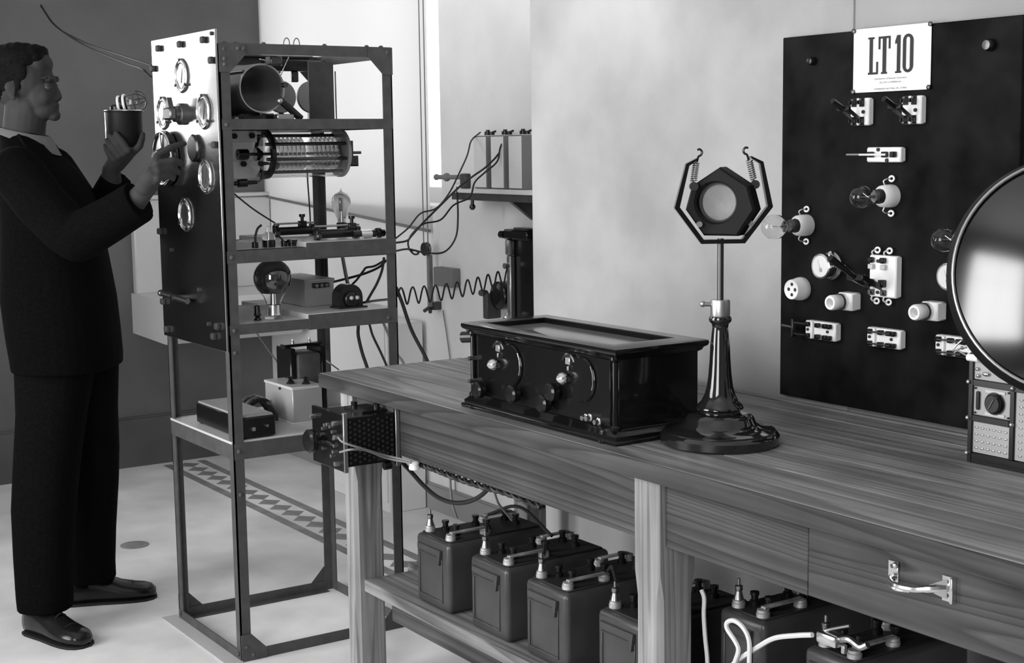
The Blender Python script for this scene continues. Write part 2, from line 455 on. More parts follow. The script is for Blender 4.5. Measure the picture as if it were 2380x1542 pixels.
t = thing('capacitor_shelf', 'narrow wall shelf with a pale front edge carrying three white canisters', 'shelf', (-.5, 1.155, 1.2))
part(MB().box((-.965, 1.0, 1.243), (-.04, 1.155, 1.258), .002), 'board', 'white_paint', t)
part(MB().box((-.985, 1.012, 1.218), (-.04, 1.155, 1.243), .002), 'batten', 'rack_paint', t, 'dark batten under the shelf board')
part(MB().prism([(-.70, 1.155, 1.218), (-.70, 1.06, 1.218), (-.70, 1.155, 1.15)], (.02, 0, 0)), 'bracket', 'dark_metal', t)
part(MB().cyl((-.86, 1.02, 1.225), (-.86, 1.02, 1.185), .006).ell((-.86, 1.02, 1.195), .011), 'thumbscrew', 'dark_metal', t)
nm = ['leftmost', 'middle', 'rightmost']
for i in range(3):
    x = -.862+i*.108
    t = thing('capacitor_can', 'white upright canister with a dark terminal, %s of three on the wall shelf' % nm[i], 'canister', (x+.04, 1.08, 1.258), 'white canisters on the wall shelf')
    part(MB().box((x, 1.03, 1.258), (x+.082, 1.14, 1.438), .006, 2), 'case', 'cable_grey', t)  # grey sides under white front and top: shade painted into the colour
    part(MB().box((x+.003, 1.0285, 1.263), (x+.079, 1.0305, 1.434), .0008), 'lit_front', 'white_paint', t, 'white front face, the lit side painted over the grey case')
    part(MB().box((x+.004, 1.032, 1.4375), (x+.078, 1.138, 1.4395), .0008), 'lit_top', 'white_paint', t)
    part(MB().cyl((x+.03, 1.07, 1.438), (x+.03, 1.07, 1.452), .012).cyl((x+.03, 1.07, 1.452), (x+.03, 1.07, 1.458), .007), 'terminal', 'bakelite', t)
    part(MB().cyl((x+.055, 1.07, 1.438), (x+.055, 1.07, 1.450), .010).cyl((x+.05, 1.07, 1.447), (x+.085, 1.065, 1.452), .004), 'terminal', 'bakelite', t)
t = thing('clamp', 'dark clamp with a long handle on the left end of the wall shelf', 'clamp', (-.95, 1.03, 1.258))
part(MB().cyl((-1.06, 1.00, 1.296), (-.90, 1.01, 1.297), .008).ell((-1.065, 1.0, 1.296), .011).ell((-1.0, 1.003, 1.296), .015), 'handle', 'cable_grey', t)
part(MB().box((-.91, 1.0, 1.258), (-.872, 1.025, 1.31), .004), 'jaw', 'rack_paint', t)
part(MB().lathe([(.001, 0), (.016, 0), (.013, .012), (.018, .02), (.001, .026)], (-.955, 1.03, 1.258)).lathe([(.001, 0), (.012, 0), (.010, .016), (.001, .02)], (-.925, 1.02, 1.258)), 'insulator', 'porcelain', t, 'white porcelain insulators')

t = thing('motor_starter', 'black wall starter with a motor drum, seen past the left edge of the near wall', 'starter', (-.7, 1.155, .78))
part(MB().box((-.74, 1.105, .78), (-.50, 1.155, 1.125), .004), 'backplate', 'bakelite', t)
part(MB().box((-.748, 1.082, .81), (-.724, 1.104, 1.03), .004).box((-.752, 1.078, 1.03), (-.722, 1.104, 1.085), .008, 2), 'arm', 'dull_metal', t, 'grey metal arm')
part(MB().box((-.765, 1.08, 1.085), (-.62, 1.155, 1.120), .006).cyl((-.79, 1.09, 1.10), (-.765, 1.09, 1.10), .013), 'top_block', 'bakelite', t)
part(MB().cyl((-.736, 1.066, .995), (-.736, 1.082, .995), .010), 'terminal', 'nickel', t)
part(MB().lathe([(.001, 0), (.044, 0), (.050, .010), (.050, .05), (.042, .056), (.02, .06), (.001, .06)], (-.815, 1.14, .885), (0, -1, 0)), 'drum', 'bakelite', t)
part(MB().box((-.885, 1.07, .80), (-.855, 1.13, .89), .004).cyl((-.90, 1.075, .89), (-.87, 1.075, .89), .012), 'side_box', 'rack_paint', t)
part(MB().tube(smoothpts([(-.736, 1.08, .83), (-.736, 1.072, .815), (-.748, 1.066, .80), (-.765, 1.066, .788)], 4), .010, 8), 'lever', 'nickel', t)
solo(MB().tube([(-.585, 1.13, .70), (-.595, 1.13, 1.243)], .010, 8), 'conduit', 'rack_paint', 'dark upright conduit between the wall starter and the wall shelf', 'pipe')

t = thing('wall_basin', 'pale masonry basin with a splashback on the dark far wall, behind the man and rack', 'basin', (-2.64, .8, .59))
part(MB().box((XL, .50, .775), (XL+.045, 1.15, 1.19), .006).box((XL, .495, 1.19), (XL+.06, 1.15, 1.208), .004), 'splashback', 'white_tile', t)
part(MB().prism([(XL, .49, .778), (-2.44, .49, .778), (-2.40, .49, .74), (-2.42, .49, .62), (-2.46, .49, .59), (XL, .49, .60)], (0, .62, 0)), 'trough', 'white_tile', t)

t = thing('low_cupboard', 'low white cupboard on the floor against the back wall, behind the rack', 'cupboard', (-1.68, 1.03, 0))
part(MB().box((-1.95, .975, 0), (-1.42, 1.135, .735), .003), 'carcass', 'white_paint', t)
part(MB().box((-1.94, .968, .04), (-1.43, .975, .72), .002), 'door', 'white_paint', t)
solo(MB().tube([(-1.286, 1.147, .79), (-1.264, 1.147, .713), (-1.24, 1.147, .609), (-1.228, 1.147, .40), (-1.22, 1.147, .104)], .0025, 6), 'bell_wire', 'cable_grey', 'thin wire running down the back wall below the pulley', 'wire')

# ------------------------------------------------------------------ the equipment rack
X0, X1, Y0, Y1, ZR = -.691, -.224, -.154, .362, 1.680
A = .030; T = .004                                     # angle iron leg and thickness
t = rack = thing('equipment_rack', 'tall dark angle iron rack with a polished metal front panel, full of radio parts', 'rack', (-.457, .104, 0))
def angle_v(x, y, sx, sy, z0, z1):                     # upright angle iron, corner at x,y, legs towards sx, sy
    a = MB()
    a.box((min(x, x+sx*A), min(y, y+sy*T), z0), (max(x, x+sx*A), max(y, y+sy*T), z1))
    a.box((min(x, x+sx*T), min(y, y+sy*A), z0), (max(x, x+sx*T), max(y, y+sy*A), z1))
    return a
for (x, sx) in ((X0, 1), (X1, -1)):
    for (y, sy) in ((Y0, 1), (Y1, -1)):
        part(angle_v(x, y, sx, sy, 0, ZR), 'post', 'rack_paint', t)
levels = [(1.652, 1.681, .03), (1.455, 1.483, .03), (1.100, 1.134, .03), (.908, .935, .03), (.567, .612, .03), (.0, .030, .03)]
E_ = .0012
for z0, z1, w in levels:
    for x, s in ((X0, 1), (X1, -1)):                   # side rails (along Y)
        xa = x - s*E_
        part(MB().box((min(xa, xa+s*T), Y0+.002, z0), (max(xa, xa+s*T), Y1-.002, z1))
             .box((min(x, x+s*w), Y0+A, z1-T if z0 > .1 else z0), (max(x, x+s*w), Y1-A, z1 if z0 > .1 else z0+T)), 'side_rail', 'rack_paint', t)
    for y, s in ((Y0, 1), (Y1, -1)):                   # cross rails (along X)
        if y == Y0 and z0 > .95: continue              # the panel closes the front
        ya = y - s*E_
        part(MB().box((X0+.002, min(ya, ya+s*T), z0), (X1-.002, max(ya, ya+s*T), z1)), 'cross_rail', 'rack_paint', t)
part(MB().box((X0-.03, -.20, .0005), (X1+.005, -.152, .004)), 'foot_plate', 'shelf_white', t, 'pale flat foot plate at the front')
def gusset(x, y, z, sy, sz, k=.075):
    xs = x
    return MB().prism([(xs, y, z), (xs, y+sy*k, z), (xs, y+sy*k, z+sz*.028), (xs, y+sy*.030, z+sz*k), (xs, y, z+sz*k)], (.003, 0, 0))
for x in (X0-.004, X1+.0015):
    for y, sy in ((Y0, 1), (Y1, -1)):
        part(gusset(x, y, 0.001, sy, 1), 'gusset', 'rack_paint', t)
        part(gusset(x, y, ZR, sy, -1), 'gusset', 'rack_paint', t)
bolt0 = None
def bolt(p, ax):
    global bolt0
    part(MB().lathe([(.001, 0), (.0065, 0), (.0065, .0025), (.004, .005), (.001, .0055)], p, ax, 8), 'bolt', 'rack_paint', rack)
for z in (1.665, 1.468, 1.117, .92, .59, .86, .47):
    bolt((X1+.001, -.139, z), (1, 0, 0))
for y, z in ((-.10, 1.667), (-.085, 1.667), (-.139, 1.64), (-.139, 1.625), (.347, 1.667), (-.12, .016), (-.139, .04), (.33, .92)):
    bolt((X1+.003, y, z), (1, 0, 0))
for y in (-.13, -.10, -.02, .16, .29, .335):
    bolt((X1-.012, y, 1.681), (0, 0, 1))
for x in (X0+.015, X1-.015):
    bolt((x, Y0-.002, .02), (0, -1, 0))
# shelves: a board at the front and a slightly raised one at the back
for z in (1.134, .935):
    part(MB().box((X0+.005, Y0+.006, z-.008), (X1-.005, .081, z), .001), 'shelf_board', 'shelf_white', t)
    part(MB().box((X0+.005, .081, z-.008), (X1-.0006, Y1-.005, z+.013), .001), 'shelf_board', 'shelf_white', t)
    part(MB().box((X1-.0018, .081, z-.03), (X1+.0035, Y1-.002, z+.012)), 'edge_strip', 'rack_paint', t)
part(MB().box((X0+.005, Y0-.004, .610), (X1-.005, Y1-.005, .617), .001), 'shelf_board', 'shelf_white', t)
part(MB().box((X0+.005, Y0+.006, 1.474), (X1-.02, Y1-.005, 1.480), .001), 'shelf_board', 'rack_paint', t)
part(MB().box((-.453, .212, 1.480), (-.447, .292, 1.652), .001), 'upright_plate', 'rack_paint', t, 'dark upright plate in the top bay')
part(MB().box((-.449, .296, 1.480), (-.446, .299, 1.625)), 'rod', 'dark_metal', t)
# front panel
YP = -.163
panel = part(MB().box((-.693, YP, .864), (-.2215, YP+.006, 1.716), .001), 'front_panel', 'aluminium', t, 'polished metal front panel')
def gauge(x, z, r=.045, face='gauge_face', name='gauge'):
    g = part(MB().lathe([(r, 0), (r, .005), (r*.95, .007), (r*.92, .007), (r*.89, .0045), (r*.82, .0045), (r*.79, .0065), (r*.75, .0045), (r*.74, 0)], (x, YP, z), (0, -1, 0), 36, True), name, 'nickel', rack, 'round gauge with a bright bezel')
    part(MB().lathe([(.001, 0), (r*.755, 0), (r*.755, .003), (.001, .003)], (x, YP, z), (0, -1, 0), 32), 'dial_face', face, g)
    part(MB().prism([(x-.0012, YP-.0032, z-.02), (x+.0012, YP-.0032, z-.02), (x+.012, YP-.0032, z+.022)], (0, -.001, 0)), 'pointer', 'ink', g)
    part(MB().torus((x, YP-.0005, z), (0, 1, 0), r*1.01, .0022, 36), 'seal', 'ink', g)
    for a in (90, 215, 325):
        cx, cz = x+r*.96*math.cos(math.radians(a)), z+r*.96*math.sin(math.radians(a))
        part(MB().cyl((cx, YP-.004, cz), (cx, YP-.009, cz), .0042, n=8), 'screw', 'ink', g)
gauge(-.464, 1.606); gauge(-.617, 1.508); gauge(-.314, 1.504); gauge(-.317, 1.332); gauge(-.479, 1.224)
# centre control knob with its square block, tuning wheel, lever, clips
k = part(MB().lathe([(.03, 0), (.03, .012), (.022, .016), (.022, .026), (.017, .03), (.001, .03)], (-.470, YP, 1.502), (0, -1, 0)), 'control_knob', 'dark_metal', t)
part(MB().box((-.505, YP-.046, 1.486), (-.445, YP-.026, 1.520), .005).prism([(-.49, YP-.028, 1.52), (-.462, YP-.028, 1.52), (-.476, YP-.028, 1.548)], (0, -.014, 0)), 'knob_block', 'dark_metal', k)
w = part(MB().lathe([(.028, 0), (.075, .004), (.078, .012), (.078, .022), (.071, .026), (.066, .022), (.030, .024), (.022, .040), (.001, .041)], (-.582, YP, 1.381), (0, -1, 0), 40), 'tuning_wheel', 'ebonite', t, 'large black tuning wheel under his right hand')
part(MB().torus((-.582, YP-.025, 1.381), (0, 1, 0), .0735, .0035, 44), 'wheel_ring', 'nickel', w)
part(MB().prism([(-.582, YP-.026, 1.452), (-.572, YP-.026, 1.41), (-.592, YP-.026, 1.41)], (0, -.003, 0)), 'pointer', 'nickel', w)
part(MB().lathe([(.036, 0), (.038, .008), (.033, .012), (.001, .012)], (-.385, YP, 1.408), (0, -1, 0)), 'cover_disc', 'bakelite', t, 'dark disc on the panel')
part(MB().cyl((-.49, YP, .993), (-.49, YP-.05, .993), .007).cyl((-.44, YP-.02, .985), (-.545, YP-.055, 1.003), .008).ell((-.548, YP-.056, 1.003), .010), 'lever', 'dark_metal', t)
for x, z in ((-.624, 1.690), (-.458, 1.691), (-.291, 1.692), (-.676, 1.636), (-.240, 1.636), (-.676, 1.413), (-.238, 1.416), (-.676, 1.17), (-.676, .965), (-.655, .885), (-.30, .90), (-.27, .93)):
    part(MB().box((x-.010, YP-.012, z-.009), (x+.010, YP, z+.009), .003), 'clip', 'ink', t)
for x, z in ((-.24, 1.705), (-.40, 1.02), (-.34, .93), (-.60, 1.12)):
    part(MB().cyl((x, YP, z), (x, YP-.005, z), .0055, n=10), 'screw', 'ink', t)

# --- top bay: solenoid coil, disc condenser
t = thing('solenoid_coil', 'large dark wire wound coil lying in the top bay of the rack', 'coil', (-.44, -.014, 1.48))
mb = MB()
for i in range(46):
    mb.torus((-.273-.0077*i, -.014, 1.566), (1, 0, 0), .0632, .0033, 40, 6)
part(mb, 'winding', 'copper_wire', t)
part(MB().ring((-.271, -.014, 1.566), (1, 0, 0), .0625, .0660, .004, 48), 'end_ring', 'dull_metal', t)
part(MB().ring((-.625, -.014, 1.566), (1, 0, 0), .060, .0675, .006, 48), 'end_ring', 'bakelite', t)
for a in (40, 140, 265):
    c, s = math.cos(math.radians(a)), math.sin(math.radians(a))
    part(MB().cyl((-.268, -.014+.0690*c, 1.566+.0690*s), (-.622, -.014+.0690*c, 1.566+.0690*s), .004, n=8), 'stay', 'dark_metal', t)
part(MB().box((-.33, -.06, 1.480), (-.30, .035, 1.500), .003), 'cradle', 'bakelite', t)
part(MB().box((-.60, -.06, 1.480), (-.57, .035, 1.500), .003), 'cradle', 'bakelite', t)
part(MB().box((-.285, .005, 1.628), (-.25, .04, 1.652), .003), 'terminal', 'dark_metal', t)
part(MB().cyl((-.268, .048, 1.575), (-.250, .048, 1.575), .007), 'terminal', 'dark_metal', t)
t = thing('clip_lever', 'dark spring clip lever sloping down beside the big coil', 'clip', (-.27, .06, 1.480))
m2 = Matrix.Translation((-.262, .062, 1.512)) @ Matrix.Rotation(math.radians(-40), 4, 'X')
part(MB().box((-.008, -.04, -.009), (.008, .045, .009), .004, 2, m=m2), 'handle', 'bakelite', t)
part(MB().ell((-.258, .032, 1.532), .009).box((-.275, .02, 1.480), (-.25, .07, 1.497), .003).cyl((-.26, .047, 1.535), (-.26, .054, 1.522), .003), 'jaw', 'dull_metal', t)
t = thing('disc_condenser', 'pair of round grey discs on a dark bar behind the coil', 'condenser', (-.60, .24, 1.480))
for y in (.195, .295):
    part(MB().lathe([(.001, 0), (.046, 0), (.0475, .003), (.0475, .011), (.046, .014), (.001, .014)], (-.61, y, 1.556), (1, 0, 0), 36), 'disc', 'grey_tin', t)
part(MB().box((-.625, .145, 1.632), (-.60, .345, 1.665), .003).box((-.618, .235, 1.60), (-.606, .257, 1.633), .003).box((-.618, .14, 1.615), (-.606, .19, 1.635), .002), 'bar', 'bakelite', t)
part(MB().box((-.612, .31, 1.622), (-.595, .345, 1.648), .003).box((-.612, .31, 1.480), (-.59, .345, 1.502), .003), 'bracket', 'shelf_white', t)
part(MB().tube([(-.60, .185, 1.60), (-.58, .215, 1.672)], .0018, 6).tube([(-.60, .13, 1.665), (-.60, .20, 1.648)], .0018, 6), 'lead', 'nickel', t)
part(MB().box((-.618, .187, 1.480), (-.604, .203, 1.512)).box((-.618, .287, 1.480), (-.604, .303, 1.512)), 'foot', 'bakelite', t)
t = thing('lead_loops', 'two thin wire loops standing up on top of the rack', 'wire loops', (-.30, .10, 1.681))
for y in (.085, .115):
    part(MB().tube(smoothpts([(-.32, y-.008, 1.681), (-.32, y-.006, 1.697), (-.32, y+.001, 1.706), (-.32, y+.009, 1.700), (-.32, y+.011, 1.681)], 5), .0016, 6), 'loop', 'cable_grey', t)

# --- second bay: variable condenser under glass
YA, YE, XC, ZC2, RC = .052, .290, -.430, 1.389, .068
t = thing('variable_condenser', 'glass cylinder variable condenser with rows of bright plates in the second bay', 'condenser', (XC, .17, 1.318))
part(MB().lathe([(RC-.012, 0), (RC+.003, 0), (RC+.003, .012), (RC-.012, .012)], (XC, YA, ZC2), (0, 1, 0), 44, True), 'end_ring', 'bakelite', t)
part(MB().lathe([(.004, 0), (RC-.010, 0), (RC-.010, .004), (.004, .004)], (XC, YA+.004, ZC2), (0, 1, 0), 44, True), 'end_plate', 'glass', t)
part(MB().lathe([(.004, 0), (RC+.002, 0), (RC+.002, .010), (.004, .010)], (XC, YE, ZC2), (0, 1, 0), 44), 'end_plate', 'grey_tin', t)
part(MB().lathe([(RC-.0015, 0), (RC, 0), (RC, YE-YA-.012), (RC-.0015, YE-YA-.012)], (XC, YA+.012, ZC2), (0, 1, 0), 44, True), 'glass_cylinder', 'glass', t)
part(MB().cyl((XC, YA-.075, ZC2), (XC, YE+.075, ZC2), .0045, n=10), 'shaft', 'dark_metal', t)
for a in (28, 118, 208, 298, 345):
    c, s = math.cos(math.radians(a)), math.sin(math.radians(a))
    part(MB().cyl((XC+.058*c, YA-.012, ZC2+.058*s), (XC+.058*c, YE+.012, ZC2+.058*s), .005, n=10), 'tie_rod', 'dark_metal', t)
def halfdisc(y, r, a0, a1, m_):
    pts = [(XC, y, ZC2)] + [(XC+r*math.cos(a0+(a1-a0)*k/14), y, ZC2+r*math.sin(a0+(a1-a0)*k/14)) for k in range(15)]
    return MB().prism(pts, (0, .0016, 0))
for i in range(7):
    part(halfdisc(.082+.0135*i, .050, -.2, PI-.2, 0), 'stator_plate', 'nickel', t)
    part(halfdisc(.089+.0135*i, .047, PI, 2*PI-.3, 0), 'rotor_plate', 'nickel', t)
for i in range(7):
    part(halfdisc(.188+.0135*i, .050, 0.1, PI+.1, 0), 'stator_plate', 'nickel', t)
    part(halfdisc(.195+.0135*i, .047, PI+.1, 2*PI, 0), 'rotor_plate', 'nickel', t)
part(MB().lathe([(.004, 0), (.018, 0), (.018, .01), (.008, .022), (.004, .022)], (XC, YA-.022, ZC2), (0, 1, 0)), 'coupling', 'bakelite', t)
part(MB().cyl((XC, YA-.075, ZC2), (XC, YA-.045, ZC2), .015), 'coupling', 'bakelite', t)
part(MB().cyl((XC, YE+.02, ZC2), (XC, YE+.032, ZC2), .009), 'coupling', 'bakelite', t)
part(MB().box((-.452, -.10, 1.422), (-.449, .046, 1.455), .0005), 'bracket', 'white_paint', t, 'white bracket plate')
part(MB().prism([(-.452, -.10, 1.322), (-.452, .035, 1.322), (-.452, .052, 1.345), (-.452, .052, 1.374), (-.452, -.10, 1.374)], (.003, 0, 0)), 'bracket', 'white_paint', t, 'white bracket plate')
for y, z in ((-.025, 1.440), (.028, 1.441), (.0, 1.362), (.052, 1.362)):
    part(MB().cyl((-.446, y, z), (-.438, y, z), .0085, n=6), 'nut', 'ink', t)
part(MB().box((-.452, YE+.012, 1.353), (-.449, .345, 1.424), .0005), 'end_bracket', 'celluloid', t)
part(MB().box((-.44, .332, 1.353), (-.425, .338, 1.424)).box((-.50, .335, 1.350), (-.44, .362, 1.380)).box((-.50, YE+.01, 1.349), (-.44, .362, 1.353)), 'angle_bracket', 'rack_paint', t)
t = thing('small_resistor', 'small dark ribbed resistor hanging below the glass condenser', 'resistor', (-.30, -.06, 1.30))
part(MB().lathe([(.001, 0), (.006, 0), (.006, .018), (.011, .02), (.011, .045), (.006, .05), (.005, .075), (.001, .075)], (-.30, -.10, 1.311), (0, 1, .03)), 'body', 'bakelite', t)
part(MB().tube(smoothpts([(-.30, -.027, 1.313), (-.32, -.005, 1.318), (-.37, .02, 1.33), (-.41, .04, 1.345)], 4), .0018, 6), 'lead', 'dark_metal', t)

# --- third bay (upper shelf)
def glass_valve(t, x, y, z, r, h, m_='glass', tip=True):
    prof = [(r*.42, 0), (r*.46, h*.12), (r*.62, h*.22), (r*.92, h*.48), (r, h*.66), (r*.93, h*.80), (r*.66, h*.92), (r*.25, h*.985)]
    prof += [(r*.10, h*1.02), (.001, h*1.10)] if tip else [(.001, h)]
    part(MB().lathe(prof, (x, y, z), (0, 0, 1), 28), 'bulb', m_, t)
t = thing('tipped_valve', 'pear shaped glass valve with a pointed tip on the upper rack shelf', 'valve', (-.50, .332, 1.147))
part(MB().lathe([(.001, 0), (.022, 0), (.022, .010), (.015, .014), (.016, .034), (.012, .036), (.001, .036)], (-.50, .332, 1.147)), 'socket', 'bakelite', t)
glass_valve(t, -.50, .332, 1.182, .0285, .092, 'smoked_glass')
part(MB().cyl((-.50, .332, 1.183), (-.50, .332, 1.215), .007, .004).box((-.512, .33, 1.215), (-.488, .334, 1.255)).cyl((-.507, .332, 1.21), (-.507, .332, 1.255), .0015, n=6), 'electrode', 'nickel', t)
def rheostat(label, x, y0, y1, z, knob):
    t = thing('rheostat', label, 'rheostat', (x, (y0+y1)/2, z), 'slide rheostats on the upper rack shelf')
    part(MB().cyl((x, y0+.012, z+.016), (x, y1-.012, z+.016), .0125, n=18), 'winding', 'bakelite', t)
    part(MB().box((x-.012, y0, z), (x+.012, y0+.012, z+.034), .002), 'end_block', 'bakelite', t)
    part(MB().box((x-.012, y1-.012, z), (x+.012, y1, z+.034), .002), 'end_block', 'bakelite', t)
    part(MB().cyl((x, y0, z+.038), (x, y1, z+.038), .003, n=8), 'slide_bar', 'dull_metal', t)
    part(MB().box((x-.008, knob-.012, z+.026), (x+.008, knob+.012, z+.044), .002).lathe([(.001, 0), (.005, 0), (.005, .01), (.009, .012), (.009, .02), (.001, .02)], (x, knob, z+.044)), 'slider', 'bakelite', t)
    for y in (y0+.005, y1-.005):
        part(MB().lathe([(.001, 0), (.007, 0), (.007, .008), (.004, .01), (.004, .016), (.001, .016)], (x+.012, y, z+.010), (1, 0, 0)), 'terminal', 'dark_metal', t)
rheostat('black slide rheostat on the upper rack shelf, left and further back of two', -.52, .12, .25, 1.147, .212)
rheostat('black slide rheostat on the upper rack shelf in front of the tipped valve', -.30, .145, .285, 1.147, .262)
t = thing('stubby_valve', 'stubby clear glass valve beside bowed wires at the left of the upper rack shelf', 'valve', (-.30, .004, 1.134))
part(MB().lathe([(.001, 0), (.018, 0), (.018, .020), (.001, .020)], (-.30, .004, 1.134)), 'socket', 'bakelite', t)
part(MB().lathe([(.016, 0), (.019, .008), (.016, .016), (.008, .022), (.006, .036), (.001, .040)], (-.30, .004, 1.154)), 'bulb', 'glass', t)
part(MB().cyl((-.30, .004, 1.155), (-.30, .004, 1.175), .004), 'electrode', 'nickel', t)
part(MB().tube(smoothpts([(-.30, -.035, 1.150), (-.30, -.035, 1.165), (-.30, -.028, 1.186), (-.30, -.016, 1.196)], 5), .0035, 8), 'lead', 'cable_black', t)
part(MB().tube(smoothpts([(-.30, .048, 1.150), (-.30, .034, 1.165), (-.30, .026, 1.178), (-.30, .022, 1.196)], 5), .0025, 8), 'lead', 'cable_black', t)
for y in (-.037, .05):
    part(MB().lathe([(.001, 0), (.009, 0), (.009, .016), (.001, .018)], (-.30, y, 1.134)), 'terminal_post', 'bakelite', t)
t = thing('bowl_resistor', 'low dark ribbed knob beside the stubby glass valve', 'resistor', (-.295, .075, 1.134))
part(MB().lathe([(.001, 0), (.012, 0), (.012, .008), (.015, .010), (.015, .018), (.001, .021)], (-.295, .072, 1.134)), 'body', 'bakelite', t)
part(MB().box((-.30, .085, 1.134), (-.285, .118, 1.138)), 'tail', 'dull_metal', t)
t = thing('cartridge_fuse', 'short dark cylinder with a bright middle at the right end of the upper rack shelf', 'fuse', (-.262, .30, 1.147))
part(MB().cyl((-.262, .244, 1.160), (-.262, .345, 1.160), .0105, n=18), 'tube', 'bakelite', t)
part(MB().cyl((-.262, .268, 1.160), (-.262, .302, 1.160), .0125, n=18), 'band', 'nickel', t)
part(MB().lathe([(.001, 0), (.013, 0), (.0145, .003), (.0145, .014), (.001, .014)], (-.262, .318, 1.161), (0, 1, 0)), 'end_cap', 'bakelite', t)
part(MB().box((-.27, .262, 1.147), (-.254, .275, 1.153)).box((-.27, .315, 1.147), (-.254, .33, 1.153)), 'clip', 'nickel', t)

# --- fourth bay (lower shelf)
t = thing('round_valve', 'big dark spherical glass valve on the lower rack shelf', 'valve', (-.30, .012, .936))
part(MB().lathe([(.001, 0), (.028, 0), (.030, .004), (.022, .010), (.001, .010)], (-.30, .012, .936)).lathe([(.001, 0), (.021, 0), (.021, .018), (.001, .018)], (-.30, .012, .952)), 'socket', 'glass', t)
part(MB().lathe([(.022, 0), (.020, .008), (.019, .028), (.001, .028)], (-.30, .012, .946)), 'cap', 'nickel', t)
pr = []
for k in range(11):
    a = math.radians(-50+14*k); pr.append((.0535*math.cos(a), .074+.0535*math.sin(a)))
part(MB().lathe([(.020, .0), (.023, .012), (.028, .024), (.0344, .0330)], (-.30, .012, .974), (0, 0, 1), 36), 'neck', 'lamp_glass', t, 'clear glass neck')
part(MB().lathe(pr+[(.001, .1275)], (-.30, .012, .974), (0, 0, 1), 36), 'bulb', 'dark_mirror_glass', t, 'dark mirrored bulb')
part(MB().cyl((-.30, .012, .975), (-.30, .012, 1.03), .010, .006).box((-.318, .010, 1.03), (-.282, .014, 1.07)), 'electrode', 'nickel', t)
t = thing('grey_case', 'grey metal case with a black terminal strip on the lower rack shelf', 'case', (-.51, .2, .948))
part(MB().box((-.62, .156, .948), (-.40, .250, 1.026), .002), 'body', 'grey_tin', t)
part(MB().box((-.622, .154, 1.020), (-.398, .252, 1.027), .001), 'lid', 'grey_tin', t)
s_ = part(MB().box((-.40, .178, 1.002), (-.390, .230, 1.016), .002), 'terminal_strip', 'bakelite', t)
for y in (.188, .204, .220):
    part(MB().cyl((-.39, y, 1.009), (-.384, y, 1.009), .005, n=10), 'terminal', 'dull_metal', s_)
t = thing('domed_transformer', 'black domed bakelite part with two white terminals on the lower rack shelf', 'transformer', (-.30, .25, .948))
mb = MB(); pts = [(-.34, .212, .948), (-.34, .288, .948)]
for k in range(13):
    a = PI*k/12; pts.append((-.34, .25+.038*math.cos(a), .978+.038*math.sin(a)))
part(mb.prism(pts, (.045, 0, 0)), 'body', 'bakelite', t)
part(MB().lathe([(.001, 0), (.024, 0), (.024, .008), (.016, .014), (.001, .014)], (-.295, .252, .972), (1, 0, 0)), 'boss', 'bakelite', t)
part(MB().ell((-.279, .244, .978), .006), 'terminal', 'shelf_white', t); part(MB().ell((-.279, .262, .978), .006), 'terminal', 'shelf_white', t)
part(MB().box((-.34, .205, .948), (-.28, .295, .953)), 'foot', 'bakelite', t)
t = thing('binding_post', 'small dark binding post and lead left of the spherical valve', 'terminal', (-.27, -.05, .936))
part(MB().lathe([(.001, 0), (.012, .002), (.006, .010), (.011, .016), (.009, .020), (.008, .042), (.001, .044)], (-.27, -.05, .936)), 'post', 'bakelite', t)
part(MB().box((-.30, -.05, .968), (-.28, -.02, .978)), 'strap', 'nickel', t)

# --- bottom shelf
t = thing('black_case', 'long low black case with a grey lid at the front of the bottom rack shelf', 'case', (-.40, -.07, .617))
part(MB().box((-.56, -.125, .620), (-.238, -.022, .676), .003), 'body', 'bakelite', t)
part(MB().box((-.555, -.120, .676), (-.243, -.027, .682), .001), 'lid', 'grey_tin', t)
part(MB().cyl((-.238, -.09, .645), (-.230, -.09, .645), .006).cyl((-.238, -.05, .650), (-.230, -.05, .650), .004), 'terminal', 'nickel', t)
part(MB().box((-.55, -.12, .617), (-.53, -.03, .621)).box((-.27, -.12, .617), (-.25, -.03, .621)), 'foot', 'bakelite', t)
t = thing('tin_case', 'light grey square case with terminals on top, on the bottom rack shelf', 'case', (-.45, .13, .617))
part(MB().box((-.55, .088, .617), (-.36, .182, .722), .002), 'body', 'grey_tin', t)
part(MB().box((-.552, .086, .716), (-.358, .184, .724), .001).box((-.552, .086, .617), (-.358, .184, .621), .001), 'rim', 'shelf_white', t)
for x, y in ((-.43, .115), (-.40, .15)):
    part(MB().lathe([(.001, 0), (.013, 0), (.010, .008), (.005, .012), (.008, .018), (.001, .022)], (x, y, .724)), 'terminal', 'bakelite', t)
for x, y in ((-.44, .0858), (-.37, .183)):
    part(MB().cyl((x, y, .712), (x, y+(.003 if y > .1 else -.003), .712), .004, n=8), 'screw', 'ink', t)
t = thing('core_transformer', 'dark iron cored transformer standing behind the light case on the bottom rack shelf', 'transformer', (-.55, .21, .617))
part(MB().box((-.60, .150, .617), (-.50, .168, .815), .003).box((-.60, .25, .617), (-.50, .268, .815), .003).box((-.60, .168, .617), (-.50, .25, .635)), 'core', 'bakelite', t)
part(MB().box((-.595, .170, .64), (-.49, .248, .80), .012, 2), 'winding', 'rack_paint', t)
part(MB().box((-.56, .145, .815), (-.53, .273, .824), .002), 'yoke', 'bakelite', t)
for y in (.18, .235):
    part(MB().lathe([(.001, 0), (.005, 0), (.005, .006), (.003, .008), (.003, .014), (.001, .014)], (-.545, y, .824)), 'terminal', 'nickel', t)
solo(MB().box((-.63, .290, .617), (-.58, .352, .690), .001), 'card_box', 'card_white', 'small pale card box at the back of the bottom rack shelf', 'box')
